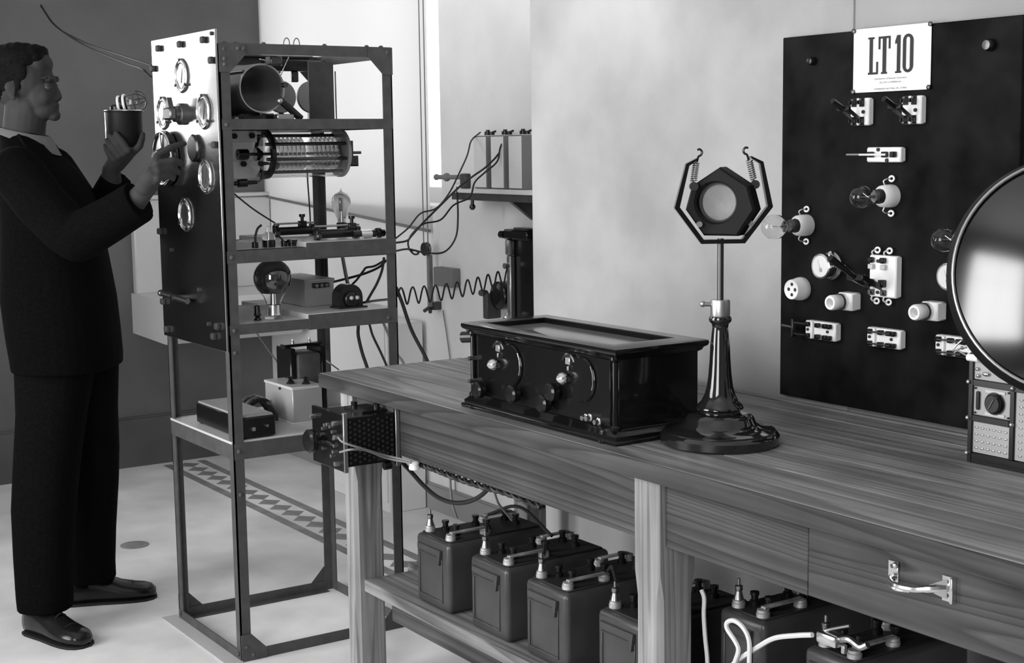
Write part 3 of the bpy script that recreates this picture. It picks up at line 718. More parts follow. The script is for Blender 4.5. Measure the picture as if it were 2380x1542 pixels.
t = thing('cable_coil', 'coil of dark insulated cable behind the black case on the bottom rack shelf', 'cable', (-.45, .03, .617))
for i in range(4):
    part(MB().tube(smoothpts([(-.49+.018*i, -.02, .625), (-.49+.018*i, -.018, .665), (-.48+.018*i, .008, .688), (-.47+.018*i, .035, .680), (-.465+.018*i, .055, .650), (-.465+.018*i, .056, .625)], 5), .0085, 8), 'turn', 'lacquer' if i % 2 else 'battery_case', t)

# ------------------------------------------------------------------ the work table
ZT = .82; XE = 2.95
t = table = thing('work_table', 'long pine work table with a drawer, thick top and lower shelf', 'table', (1.45, .33, 0))
part(MB().box((-.0, -.004, ZT-.0362), (XE, -.0002, ZT-.0012), .001), 'shaded_edge', 'shaded_edge_wood', t, 'front edge strip with its shade painted in darker wood')  # added strip: shade of the front edge put into its colour
for i, (a, b) in enumerate(((0, .150), (.151, .292), (.293, .436), (.437, .566), (.567, .640))):
    part(MB().box((0, a, ZT-.036), (XE, b, ZT - (.0012 if i == 3 else .0)), .0018), 'plank', 'table_wood', t)
part(MB().box((0, .6405, ZT-.036), (XE, .653, ZT+.004), .002), 'back_strip', 'table_wood', t)
def leg(x0, x1, y0, y1):
    mb = MB(); c = .010
    def r(z, s, k): 
        return [Vector(p) for p in ((x0+s, y0+s+k, z), (x0+s+k, y0+s, z), (x1-s-k, y0+s, z), (x1-s, y0+s+k, z), (x1-s, y1-s-k, z), (x1-s-k, y1-s, z), (x0+s+k, y1-s, z), (x0+s, y1-s-k, z))]
    mb.loft([r(0, 0, .010), r(.55, 0, .010), r(.60, 0, .001), (r(ZT-.0365, 0, .001))])
    return mb
for x0, x1 in ((.080, .142), (1.296, 1.372), (2.62, 2.70)):
    part(leg(x0, x1, .020, .105), 'leg', 'leg_wood', t)
    part(leg(x0, x1, .545, .625), 'leg', 'leg_wood', t)
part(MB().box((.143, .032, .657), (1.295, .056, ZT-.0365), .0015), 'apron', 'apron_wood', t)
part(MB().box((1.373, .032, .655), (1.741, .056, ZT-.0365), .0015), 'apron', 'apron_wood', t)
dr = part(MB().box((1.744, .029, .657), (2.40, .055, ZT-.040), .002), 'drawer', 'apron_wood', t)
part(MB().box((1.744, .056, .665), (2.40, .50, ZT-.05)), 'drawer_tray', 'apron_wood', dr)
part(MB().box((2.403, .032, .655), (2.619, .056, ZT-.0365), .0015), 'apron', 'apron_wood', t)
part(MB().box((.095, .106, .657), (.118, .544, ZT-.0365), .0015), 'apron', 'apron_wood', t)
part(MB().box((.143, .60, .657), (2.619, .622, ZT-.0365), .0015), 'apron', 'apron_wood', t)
# lower shelf
for i, (a, b) in enumerate(((.04, .205), (.207, .375), (.377, .60))):
    part(MB().box((.143 if a < .1 else .075, a, .258), (2.75 if a > .1 else 2.615, b, .290), .002), 'shelf_plank', 'shelf_wood', t)
part(MB().box((.16, .11, .17), (2.60, .13, .257), .002), 'shelf_rail', 'apron_wood', t)
# drawer handle: bowed forked pull on two screw plates
h = part(MB().box((1.918, .026, .722), (1.938, .029, .760), .001), 'handle_plate', 'nickel', dr)
part(MB().box((2.024, .024, .722), (2.046, .029, .762), .001).box((2.043, .018, .722), (2.048, .029, .762), .001), 'handle_plate', 'nickel', dr)
pts = smoothpts([(1.927, .026, .738), (1.938, .008, .736), (1.965, -.006, .735), (1.995, -.006, .737), (2.018, .006, .741), (2.032, .024, .742)], 5)
part(MB().tube(pts, [.0032]*9+[.005]*10+[.006]*7, 8).tube(smoothpts([(1.927, .026, .732), (1.94, .004, .730), (1.965, -.008, .730), (1.99, -.006, .733)], 5), .0028, 8)
     .prism([(2.012, .006, .738), (2.034, .023, .726), (2.034, .023, .757), (2.012, .006, .745)], (.002, .003, 0)).ell((1.940, .018, .757), .005), 'pull', 'nickel', dr)
for x, z in ((1.928, .752), (1.928, .730), (2.034, .753), (2.034, .732)):
    part(MB().cyl((x, .026, z), (x, .0235, z), .0035, n=10), 'screw', 'dark_metal', dr)

# ------------------------------------------------------------------ resistor box hung on the apron
t = thing('resistor_box', 'black perforated resistor box with a dial knob, hung on the table apron', 'resistor box', (.28, -.05, .634))
part(MB().box((.206, -.112, .645), (.360, .024, .765), .002), 'body', 'ebonite', t)
part(MB().box((.20, -.122, .636), (.366, -.112, .776), .002), 'face_plate', 'ebonite', t)
part(MB().box((.20, .020, .636), (.366, .030, .776), .002), 'back_plate', 'rack_paint', t)
for y in (-.121, .020):
    part(MB().box((.3585, y, .634), (.3685, y+.011, .779), .001), 'corner_strip', 'dull_metal', t)
mb = MB()
for i in range(10):
    for j in range(9):
        y = -.100+.0125*i; z = .655+.0125*j+(.006 if i % 2 else 0)
        if z < .76: mb.cyl((.3602, y, z), (.3612, y, z), .0048, n=8)
part(mb, 'perforation', 'slate', t, stuff=True)
mb = MB()
for i in range(10):
    for j in range(9):
        y = -.100+.0125*i; z = .655+.0125*j+(.006 if i % 2 else 0)
        if z < .76: mb.cyl((.361, y, z), (.3614, y, z), .0034, n=8)
part(mb, 'hole', 'ink', t, stuff=True)
part(MB().lathe([(.008, 0), (.008, .022), (.026, .024), (.029, .030), (.029, .040), (.024, .045), (.001, .046)], (.262, -.122, .700), (0, -1, 0)), 'dial_knob', 'bakelite', t)
for k in range(12):
    a = math.radians(-60+25*k)
    part(MB().cyl((.292+.034*math.cos(a), -.122, .702+.040*math.sin(a)), (.292+.034*math.cos(a), -.128, .702+.040*math.sin(a)), .0045, n=10), 'stud', 'dull_metal', t)
part(MB().box((.27, -.130, .694), (.318, -.126, .701)), 'contact_arm', 'nickel', t)
for x, z in ((.34, .752), (.345, .72), (.345, .655), (.22, .752)):
    part(MB().cyl((x, -.122, z), (x, -.136, z), .006, n=12), 'terminal', 'dull_metal', t)
part(MB().cyl((.352, .012, .634), (.352, -.006, .634), .010, n=14), 'foot', 'bakelite', t)
part(MB().cyl((.25, -.03, .765), (.25, -.03, .782), .008).cyl((.31, .0, .765), (.31, .0, .782), .008).box((.235, -.05, .765), (.33, .015, .770)), 'top_terminal', 'bakelite', t)
# porcelain cleat under the apron
t = thing('porcelain_cleat', 'white porcelain cleat under the table apron where the twisted wire starts', 'insulator', (.437, .03, .636))
part(MB().lathe([(.001, 0), (.012, 0), (.0135, .004), (.0125, .009), (.0105, .011), (.0125, .013), (.0125, .021), (.001, .021)], (.437, .030, .636)), 'body', 'porcelain', t)

# ------------------------------------------------------------------ wireless set
t = thing('wireless_set', 'long black polished wireless set with a glazed lid on the work table', 'radio', (.93, .155, ZT))
def moulding(x0, x1, y0, y1, prof):
    mb = MB()
    return mb.loft([[Vector(p) for p in ((x0-o, y0-o, z), (x1+o, y0-o, z), (x1+o, y1+o, z), (x0-o, y1+o, z))] for o, z in prof], True)
KX0, KX1, KY0, KY1 = .667, 1.203, .052, .258
part(moulding(KX0, KX1, KY0, KY1, [(.016, ZT), (.018, ZT+.004), (.016, ZT+.008), (.012, ZT+.010), (.012, ZT+.016), (.007, ZT+.020), (.002, ZT+.026), (0, ZT+.028)]), 'plinth', 'black_polish', t)
part(MB().box((KX0, KY0+.004, ZT+.027), (KX1, KY1, .992), .001), 'case', 'black_polish', t)
IX0, IX1, IY0, IY1 = KX0+.030, KX1-.045, KY0+.026, KY1-.026
mb = MB(); rings = []
for o, z in [(0, .986), (.006, .990), (.008, .995), (.014, .999), (.016, 1.004), (.015, 1.009), (.010, 1.011)]:
    rings.append([Vector(p) for p in ((KX0-o, KY0-o, z), (KX1+o, KY0-o, z), (KX1+o, KY1+o, z), (KX0-o, KY1+o, z))])
for o, z in [(.002, 1.011), (0, 1.009), (0, .990)]:
    rings.append([Vector(p) for p in ((IX0-o, IY0-o, z), (IX1+o, IY0-o, z), (IX1+o, IY1+o, z), (IX0-o, IY1+o, z))])
part(mb.loft(rings, False, True), 'lid', 'black_polish', t)
part(MB().box((IX0+.0005, IY0+.0005, .9925), (IX1-.0005, IY1-.0005, .9990)), 'lid_pane', 'lid_glass', t, 'grey glazed panel sunk in the lid')
for x in (KX0+.008, KX1-.008):
    part(MB().lathe([(.011, 0), (.011, .006), (.007, .010), (.0065, .135), (.011, .140), (.011, .146)], (x, KY0+.002, ZT+.026), (0, 0, 1), 18), 'corner_column', 'black_polish', t)
for x in (KX0+.03, KX1-.03):
    part(MB().lathe([(.012, 0), (.014, .003), (.010, .006)], (x, KY0-.008, ZT)), 'foot', 'black_polish', t)
yf = KY0+.004
part(MB().box((KX0+.028, yf-.003, ZT+.030), (KX1-.024, yf, .984), .001), 'panel', 'ebonite', t, 'black ebonite control panel')
yf -= .003
for x, z in ((.785, .928), (1.045, .930)):
    part(MB().tube([(x+.003+.021*math.cos(math.radians(q)), yf-.004, z+.030+.021*math.sin(math.radians(q))) for q in range(20, 161, 14)], .0045, 8), 'valve_hood', 'bakelite', t)
    part(MB().box((x-.004, yf-.010, z+.030), (x+.012, yf-.003, z+.046), .002), 'hood_plate', 'dull_metal', t)
    part(MB().cyl((x, yf, z), (x, yf-.018, z), .006), 'spindle', 'nickel', t)
    part(MB().lathe([(.010, 0), (.013, .006), (.011, .014), (.006, .018), (.001, .022)], (x-.003, yf-.010, z+.002), (0, -1, 0)), 'valve_stub', 'nickel', t, 'bright valve stub')
    part(MB().lathe([(.045, 0), (.047, .003), (.044, .006), (.001, .006)], (x+.042, yf, z+.005), (0, -1, 0), 36), 'tuning_disc', 'ebonite', t)
    part(MB().tube([(x+.078, yf-.006, z+.035), (x+.085, yf-.006, z+.02), (x+.086, yf-.006, z), (x+.082, yf-.006, z-.012)], .0014, 6), 'disc_edge', 'nickel', t)
    part(MB().box((x+.004, yf-.012, z+.018), (x+.010, yf-.004, z+.028), .001), 'index', 'nickel', t)
for x, z in ((.730, .868), (.866, .877), (.980, .872), (1.010, .900)):
    part(MB().lathe([(.006, 0), (.006, .010), (.017, .012), (.019, .018), (.019, .028), (.015, .032), (.001, .033)], (x, yf, z), (0, -1, 0), 20), 'control_knob', 'bakelite', t)
for x, z in ((1.108, .860), (1.122, .862), (1.150, .858)):
    part(MB().lathe([(.008, 0), (.008, .008), (.005, .010), (.005, .018), (.001, .018)], (x, yf, z), (0, -1, 0), 14), 'terminal', 'nickel', t)
for z in (.932, .881):
    part(MB().cyl((KX0+.001, KY0+.02, z), (KX0-.012, KY0+.02, z), .004).cyl((KX0+.014, yf+.003, z), (KX0+.014, yf-.016, z), .005), 'terminal', 'nickel', t)
part(MB().cyl((KX0+.001, KY0+.02, .977), (KX0-.035, KY0-.0, .974), .013, n=18), 'side_valve', 'bakelite', t)

# ------------------------------------------------------------------ microphone on its turned stand
MX, MY = 1.312, .22
t = thing('ring_microphone', 'seven sided ring microphone sprung in a frame on a black turned stand', 'microphone', (MX, MY, ZT))
part(MB().lathe([(.112, 0), (.116, .004), (.116, .018), (.112, .023), (.108, .025), (.108, .028), (.098, .030), (.080, .034), (.070, .042), (.066, .052), (.060, .058), (.050, .060), (.044, .062), (.001, .062)], (MX, MY, ZT), (0, 0, 1), 64), 'base', 'lacquer', t)
part(MB().lathe([(.040, .060), (.040, .066), (.046, .070), (.044, .076), (.036, .084), (.030, .096), (.0255, .112), (.0225, .135), (.0205, .160), (.0190, .190), (.0170, .215), (.0155, .228), (.0165, .235), (.0215, .240), (.0225, .245), (.020, .250), (.001, .250)], (MX, MY, ZT), (0, 0, 1), 40), 'column', 'lacquer', t)
part(MB().lathe([(.0185, .250), (.0190, .252), (.0190, .278), (.0175, .282), (.001, .282)], (MX, MY, ZT), (0, 0, 1), 32).cyl((MX-.018*.55, MY-.018*.83, ZT+.273), (MX-.034*.55, MY-.034*.83, ZT+.274), .0045, n=10).ell((MX-.034*.55, MY-.034*.83, ZT+.274), .006), 'collar', 'dull_metal', t, 'metal collar with a thumbscrew')
part(MB().cyl((MX, MY, ZT+.28), (MX, MY, ZT+.40), .0062, n=18), 'rod', 'dark_metal', t)
rt = Vector((.545, .838, 0)).normalized(); nn = Vector((rt.y, -rt.x, 0)); CZ = 1.2755
def hp(u, z, d=0): return Vector((MX, MY, z)) + rt*u + nn*d
# outer frame: open strip of a heptagon
outer = [(-.046, 1.375), (-.068, 1.364), (-.090, 1.280), (-.039, 1.211), (.045, 1.211), (.098, 1.280), (.079, 1.366), (.056, 1.377)]
inner = [(-.046, 1.371), (-.062, 1.360), (-.080, 1.2815), (-.034, 1.219), (.040, 1.219), (.088, 1.2815), (.073, 1.362), (.056, 1.373)]
mb = MB()
for i in range(7):
    a, b, c, d = outer[i], outer[i+1], inner[i+1], inner[i]
    mb.prism([hp(*a, -.006), hp(*b, -.006), hp(*c, -.006), hp(*d, -.006)], nn*.020)
bmesh.ops.remove_doubles(mb.bm, verts=mb.bm.verts, dist=1e-5)
part(mb, 'frame', 'ebonite', t, 'open seven sided carrying frame')
hept = [(.004, 1.357), (-.049, 1.3215), (-.061, 1.276), (-.026, 1.2265), (.038, 1.2265), (.069, 1.276), (.057, 1.3215)]
cu, cz = -.003, 1.2895; R_ = .0385
TH = math.radians(27); rt2 = rt*math.cos(TH)+nn*math.sin(TH); nn2 = nn*math.cos(TH)-rt*math.sin(TH)
def hb_(u, z, d=0): return Vector((MX, MY, z)) + rt2*(u*1.06) + nn2*d
n = 56; rings = []
def hedge(a):
    # where the ray from the ring centre at angle a meets the heptagon
    d = (math.cos(a), math.sin(a)); best = None
    for i in range(7):
        p, q = hept[i], hept[(i+1) % 7]
        ex, ez = q[0]-p[0], q[1]-p[1]; den = d[0]*ez-d[1]*ex
        if abs(den) < 1e-9: continue
        wx, wz = p[0]-cu, p[1]-cz
        s = (wx*ez-wz*ex)/den; k = (wx*d[1]-wz*d[0])/den
        if s > 0 and -1e-6 <= k <= 1+1e-6: best = s if best is None else min(best, s)
    return best
angs = sorted([2*PI*i/n for i in range(n)] + [math.atan2(z-cz, u-cu) % (2*PI) for u, z in hept])
mb = MB(); H = .021
for a in angs:
    c, s = math.cos(a), math.sin(a); e = hedge(a)
    rings.append([hb_(cu+c*R_, cz+s*R_, -H), hb_(cu+c*e, cz+s*e, -H), hb_(cu+c*e, cz+s*e, H*.8), hb_(cu+c*(e-.004), cz+s*(e-.004), H), hb_(cu+c*(R_+.003), cz+s*(R_+.003), H), hb_(cu+c*R_, cz+s*R_, H*.8)])
mb.loft(rings, False, True)
part(mb, 'body', 'mic_black', t, 'black seven sided microphone ring', angle=25)
part(MB().lathe([(R_-.004, -.002), (R_+.0005, -.002), (R_+.0005, .004), (R_-.004, .004)], hb_(cu, cz, 0), nn2, 48, True), 'inner_ring', 'bakelite', t)
part(MB().lathe([(.001, -.0012), (R_-.003, -.0012), (R_-.003, .0012), (.001, .0012)], hb_(cu, cz, -.004), nn2, 48), 'diaphragm', 'diaphragm', t, 'pale round diaphragm')
for (u0, z0, u1, z1) in ((-.046, 1.373, -.053, 1.325), (.053, 1.375, .064, 1.327)):
    mb = MB(); pts = []
    for i in range(97):
        f = i/96; a = f*2*PI*12
        ax = (Vector((u1-u0, z1-z0))).normalized()
        pu, pz = u0+(u1-u0)*f, z0+(z1-z0)*f
        rr = .0058 if .12 < f < .88 else .001
        pts.append(hp(pu - ax.y*rr*math.cos(a), pz + ax.x*rr*math.cos(a), rr*math.sin(a)))
    part(mb.tube(pts, .0012, 5), 'spring', 'dull_metal', t)
    part(MB().cyl(hp(u0+(u1-u0)*.2, z0+(z1-z0)*.2), hp(u0+(u1-u0)*.8, z0+(z1-z0)*.8), .0042, n=10), 'spring_core', 'shelf_white', t)
    sgn = 1 if u0 < 0 else -1
    hk = [hp(u0, z0-.006), hp(u0+sgn*.003, z0+.004), hp(u0+sgn*.008, z0+.007), hp(u0+sgn*.010, z0+.013), hp(u0+sgn*.006, z0+.018), hp(u0+sgn*.001, z0+.017)]
    part(MB().tube(smoothpts(hk, 4), .0022, 7), 'hook', 'bakelite', t)
    part(MB().lathe([(.001, 0), (.0085, 0), (.0085, .010), (.001, .010)], hp(u1, z1-.004, H*.2), nn, 16), 'lug', 'dark_metal', t)
for u, z in ((-.043, 1.249), (.055, 1.249)):
    part(MB().lathe([(.001, 0), (.0055, 0), (.0055, .008), (.001, .008)], hp(u, z, .012), nn, 14), 'lug', 'dull_metal', t)

# ------------------------------------------------------------------ amplifier and loudspeaker at the right
AX, AY, AX1 = 1.708, .468, 2.02
t = thing('amplifier_cabinet', 'black framed amplifier with pale metal panels at the right end of the table', 'amplifier', (1.86, .55, ZT))
part(MB().box((AX, AY+.004, ZT), (AX1, .63, 1.02), .002), 'cabinet', 'ebonite', t)
bar = lambda lo, hi: part(MB().box(lo, hi, .001), 'frame_bar', 'bakelite', t)
bar((AX, AY-.004, ZT), (AX+.0095, AY+.004, 1.02)); bar((AX1-.01, AY-.004, ZT), (AX1, AY+.004, 1.02))
bar((1.798, AY-.004, .838), (1.808, AY+.004, .965))
bar((AX+.0096, AY-.004, ZT), (AX1-.0105, AY+.004, .838)); bar((AX+.0096, AY-.004, .896), (1.7975, AY+.004, .908))
bar((AX+.0096, AY-.004, .961), (AX1-.0105, AY+.004, .973)); bar((AX+.0096, AY-.004, 1.008), (AX1-.0105, AY+.004, 1.02))
P1 = part(MB().box((AX+.0098, AY, .839), (1.7975, AY+.004, .8955)), 'perforated_panel', 'grey_tin', t)
P2 = part(MB().box((AX+.0098, AY, .9085), (1.7975, AY+.004, .9605)), 'control_panel', 'grey_tin', t)
P3 = part(MB().box((1.8085, AY, .839), (AX1-.0105, AY+.004, .9605)), 'perforated_panel', 'grey_tin', t)
P4 = part(MB().box((AX+.0098, AY, .9735), (AX1-.0105, AY+.004, 1.0075)), 'upper_panel', 'grey_tin', t)
mb = MB()
for j in range(4):
    for i in range(6): mb.ell((1.726+.0125*i, AY-.0005, .848+.0125*j), (.0042, .002, .002), 8)
part(mb, 'louvres', 'nickel', P1, stuff=True)
mb = MB()
for j in range(9):
    for i in range(15): mb.ell((1.820+.0125*i, AY-.0005, .848+.0125*j), (.0042, .002, .002), 8)
part(mb, 'louvres', 'nickel', P3, stuff=True)
part(MB().lathe([(.018, 0), (.018, .008), (.015, .011), (.001, .011)], (1.765, AY, .934), (0, -1, 0), 24).ring((1.765, AY-.0005, .934), (0, -1, 0), .018, .0205, .003, 24), 'control_knob', 'bakelite', P2)
part(MB().cyl((1.759, AY-.012, .925), (1.770, AY-.012, .944), .0014, n=6), 'pointer', 'nickel', P2)
part(MB().box((1.7245, AY-.005, .918), (1.7325, AY, .952), .003, 2), 'slot', 'ink', P2)
part(MB().box((1.744, AY-.002, .952), (1.786, AY, .957)), 'name_strip', 'shelf_white', P2)
part(MB().box((1.744, AY-.002, .911), (1.786, AY, .916)), 'name_strip', 'shelf_white', P2)
for x, z in ((1.722, .957), (1.722, .912), (1.794, .957), (1.794, .912)):
    part(MB().cyl((x, AY, z), (x, AY-.003, z), .002, n=8), 'screw', 'ink', P2)
for x, z in ((AX, .967), (AX, .901), (AX, .836), (1.803, .902), (1.803, .967)):
    part(MB().ell((x+.001, AY-.005, z), .0045, 10), 'rivet', 'dull_metal', t)
part(MB().ell((1.745, AY-.003, .985), (.008, .004, .004), 12).ell((1.728, AY-.003, .980), .0035, 8).ell((1.726, AY-.003, .992), .0035, 8), 'stud', 'nickel', P4)
t = thing('lead_insulators', 'pair of small white porcelain insulators with a forked lead above the amplifier', 'insulator', (1.715, .455, 1.02))
part(MB().box((AX+.004, AY-.003, 1.02), (AX+.012, AY+.008, 1.038)), 'bracket', 'bakelite', t)
part(MB().cyl((1.708, .462, 1.012), (1.732, .462, 1.012), .0068, n=16), 'insulator', 'porcelain', t)
part(MB().cyl((1.710, .462, 1.031), (1.727, .462, 1.031), .006, n=16), 'insulator', 'porcelain', t)
part(MB().tube(smoothpts([(1.711, .460, 1.031), (1.698, .455, 1.028), (1.683, .45, 1.022), (1.692, .45, 1.034), (1.702, .45, 1.043)], 4), .0018, 6).tube([(1.69, .452, 1.024), (1.712, .460, 1.012)], .0018, 6), 'lead', 'dull_metal', t)

DC = Vector((2.0447, .2961, 1.1928))
ax = (Vector((3.4294, -1.6685, 1.40)) - DC).normalized()
ax = (ax + Vector((.545, .838, 0))*.12 + Vector((0, 0, .15))).normalized()
t = thing('round_loudspeaker', 'large round loudspeaker with a glossy domed dark face, cut by the right picture edge', 'loudspeaker', (2.06, .33, ZT))
Rs = (.181**2+.036**2)/(2*.036)
dome = [(.181*math.sin(k/16*PI/2), 0) for k in range(17)]
dome = [(r, math.sqrt(Rs*Rs-r*r)-(Rs-.036)) for r, h in dome]
part(MB().lathe([(.001, -.09), (.08, -.09), (.17, -.075), (.192, -.05), (.194, -.015), (.187, -.002), (.1835, .004), (.182, 0), (.14, -.01), (.001, -.01)], DC, ax, 72), 'bowl', 'mic_black', t)
part(MB().lathe([(.1812, -.004)] + list(reversed(dome)), DC, ax, 72), 'domed_face', 'reflector', t, angle=80)
part(MB().torus(DC+ax*.003, ax, .1845, .0028, 80, 8), 'rim', 'rim_metal', t)
part(MB().lathe([(.07, 0), (.072, .01), (.03, .02), (.014, .03), (.012, .16), (.001, .16)], (2.075, .34, ZT)), 'stand', 'lacquer', t)

# ------------------------------------------------------------------ batteries under the table
def battery(root, x0, w, y0, dp, z0, h):
    x1, y1, z1 = x0+w, y0+dp, z0+h
    part(MB().box((x0, y0, z0), (x1, y1, z1), .012, 3), 'case', 'battery_case', root)
    mb = MB(); k = .010; q = .0042
    for a, b in (((x0+.016, z0+.022), (x1-.030, z0+.022+q)), ((x0+.016, z1-.045), (x1-.030, z1-.045+q))):
        mb.box((a[0], y0-.0026, a[1]), (b[0], y0+.002, b[1]), .001)
    for x in (x0+.016, x1-.034):
        mb.box((x, y0-.0026, z0+.022), (x+q, y0+.002, z1-.041), .001)
    part(mb, 'raised_border', 'battery_case', root)
    part(MB().prism([(x0+.016, y0-.001, z1-.020), (x1-.030, y0-.001, z1-.020), (x1-.030, y0-.005, z1-.022), (x0+.016, y0-.005, z1-.022)], (0, 0, -.012)).prism([(x1-.052, y0, z1-.020), (x1-.030, y0, z1-.020), (x1-.034, y0-.002, z1-.056)], (0, -.007, 0)), 'handle_lug', 'battery_case', root)
    part(MB().box((x0+.012, y0+.012, z1-.001), (x1-.012, y1-.012, z1+.004), .002), 'sealing', 'battery_top', root)
    for i in range(3):
        y = y0+dp*(.2+.3*i)
        for f in (.3, .62):
            part(MB().lathe([(.001, 0), (.010, 0), (.010, .010), (.007, .012), (.007, .020), (.009, .021), (.009, .027), (.001, .027)], (x0+w*f, y, z1+.003), (0, 0, 1), 12), 'vent_plug', 'bakelite', root)
    # lead straps and posts
    def post(x, y, hh, m='lead'):
        part(MB().lathe([(.001, 0), (.013, 0), (.013, .008), (.0115, .009), (.0115, .014), (.001, .016)], (x, y, z1+.004), (0, 0, 1), 16), 'lead_post', m, root)
        if hh: part(MB().lathe([(.001, 0), (.010, 0), (.006, .016), (.0075, .018), (.0075, .026), (.003, .028), (.003, .04), (.001, .04)], (x, y, z1+.019), (0, 0, 1), 14), 'brass_terminal', 'pendant_brass', root)
    post(x1-.026, y0+.022, 0); post(x0+.028, y0+.026, 1); post(x1-.03, y0+dp*.42, 0)
    part(MB().box((x1-.033, y0+.022, z1+.018), (x1-.021, y0+dp*.42, z1+.023), .001), 'lead_strap', 'lead', root)
    post(x0+.03, y0+dp*.62, 0); post(x0+.034, y0+dp*.9, 0)
    part(MB().box((x0+.026, y0+dp*.62, z1+.018), (x0+.038, y0+dp*.9, z1+.023), .001), 'lead_strap', 'lead', root)
lab = ['dark cased battery at the left end of the shelf under the table', 'dark cased battery second from the left on the shelf under the table',
       'dark cased battery third from the left on the shelf under the table', 'dark cased battery half hidden behind the middle table leg']
b0 = None
for i, x in enumerate((.371, .622, .850, 1.112)):
    if b0 is None:
        b0 = thing('battery', lab[0], 'battery', (x, .067, .2905), 'batteries under the table')
        battery(b0, x, .157, .067, .29, .2905, .172)
    else:
        copy_tree(b0, (x, .067, .2905), lab[i])
for i, (pa, pb, sag) in enumerate((((.50, .19, .485), (.655, .095, .515), .006), ((.755, .19, .485), (.885, .095, .515), .006), ((.975, .20, .485), (1.145, .095, .515), .006), ((.42, .25, .488), (.68, .26, .488), .045))):
    pm = ((pa[0]+pb[0])/2, (pa[1]+pb[1])/2, max(pa[2], pb[2])+sag)
    solo(MB().tube(smoothpts([pa, pm, pb], 8), .0042, 7), 'jumper', 'cable_black', 'short dark jumper lead bridging the %s of the batteries under the table' % ('first and second', 'second and third', 'third and fourth', 'rear terminals')[i], 'lead')
b1 = thing('tall_battery', 'tall dark battery behind white cord, just right of the middle table leg', 'battery', (1.43, .14, .2905), 'tall batteries under the drawer')
battery(b1, 1.40, .125, .14, .29, .2905, .235)
copy_tree(b1, (1.68, .115, .2905), 'tall dark battery under the drawer with a bright clamp on top')
t = thing('battery_clamp', 'bright metal cable clamp lying on the tall battery under the drawer', 'clamp', (1.71, .12, .545))
part(MB().box((1.688, .105, .546), (1.735, .135, .566), .004, 2), 'jaw', 'nickel', t)
part(MB().tube(smoothpts([(1.735, .12, .560), (1.755, .118, .566), (1.775, .122, .558), (1.79, .124, .566)], 4), .006, 8).box((1.752, .10, .545), (1.760, .108, .560), .001), 'wing', 'dull_metal', t)

# ------------------------------------------------------------------ switchboard on the wall
BY = .684
t = board = thing('switchboard', 'big black slate switchboard standing against the wall behind the table', 'switchboard', (1.315, .691, ZT))
part(MB().box((.996, BY, ZT+.005), (1.636, BY+.0145, 1.634), .002), 'slate_panel', 'slate', t)
part(MB().lathe([(.012, 0), (.012, .012), (.009, .018), (.001, .019)], (1.565, BY, 1.582), (0, -1, 0)), 'knob', 'dark_metal', t)
part(MB().lathe([(.009, 0), (.009, .012), (.007, .016), (.001, .017)], (1.094, BY, 1.577), (0, -1, 0)), 'knob', 'bakelite', t)

# poster
t = thing('poster', 'white poster lettered LT 10 pinned to the top of the black switchboard', 'poster', (1.315, BY-.001, 1.503))
mb = MB(); nx = 14
rows = []
for j in range(2):
    rows.append([])
for k in range(nx+1):
    x = 1.211+(.209*k/nx); y = BY-.0018-.0012*abs(math.sin(k*.55))
    rows[0].append(mb.bm.verts.new((x, y, 1.504))); rows[1].append(mb.bm.verts.new((x, y, 1.636)))
for k in range(nx): mb.bm.faces.new((rows[0][k], rows[0][k+1], rows[1][k+1], rows[1][k]))
part(mb, 'sheet', 'paper', t)
yl = BY-.0036
def L_(name, polys, m='ink'):
    mb = MB()
    for p in polys: mb.prism([(x, yl, z) for x, z in p], (0, -.0006, 0))
    part(mb, name, m, t)
rect = lambda a, b, c, d: [(a, b), (c, b), (c, d), (a, d)]
zb, zt = 1.540, 1.617
L_('letter', [rect(1.254, zb, 1.281, zb+.0045), rect(1.2575, zb+.0045, 1.2665, zt-.004), rect(1.2535, zt-.004, 1.2705, zt), rect(1.2765, zb+.0045, 1.281, zb+.026)])
L_('letter', [rect(1.290, zb, 1.3055, zb+.004), rect(1.2935, zb+.004, 1.3025, zt-.0045), rect(1.282, zt-.0045, 1.314, zt), rect(1.282, zt-.026, 1.2865, zt-.0045), rect(1.3095, zt-.026, 1.314, zt-.0045)])
L_('letter', [rect(1.328, zb, 1.344, zb+.004), rect(1.332, zb+.004, 1.341, zt-.0), [(1.327, zt-.018), (1.332, zt-.016), (1.332, zt), (1.327, zt-.012)]])
def rr(cx, hw, z0, z1, n=8):
    pts = []
    for k in range(n+1):
        a = PI*k/n; pts.append((cx+hw*math.cos(a), z1-hw+hw*math.sin(a)))
    for k in range(n+1):
        a = PI+PI*k/n; pts.append((cx+hw*math.cos(a), z0+hw+hw*math.sin(a)))
    return pts
mb = MB(); o1, o2 = rr(1.361, .0135, zb, zt+.001), rr(1.361, .0052, zb+.006, zt-.005)
mb.loft([[Vector((a[0], yl, a[1])), Vector((a[0], yl-.0006, a[1])), Vector((b[0], yl-.0006, b[1])), Vector((b[0], yl, b[1]))] for a, b in zip(o1, o2)], False, True)
part(mb, 'letter', 'ink', t)
def text_line(body, cx, z, size):
    cu = bpy.data.curves.new('text', 'FONT'); cu.body = body; cu.size = size; cu.align_x = 'CENTER'; cu.resolution_u = 2
    o = bpy.data.objects.new('text', cu); COL.objects.link(o)
    dg = bpy.context.evaluated_depsgraph_get(); dg.update()
    me = bpy.data.meshes.new_from_object(o.evaluated_get(dg)); bpy.data.objects.remove(o)
    mb = MB(); mb.bm.from_mesh(me); bpy.data.meshes.remove(me)
    mb.bm.transform(Matrix.Translation((cx, yl, z)) @ Matrix.Rotation(PI/2, 4, 'X'))
    part(mb, 'lettering', 'ink', t)
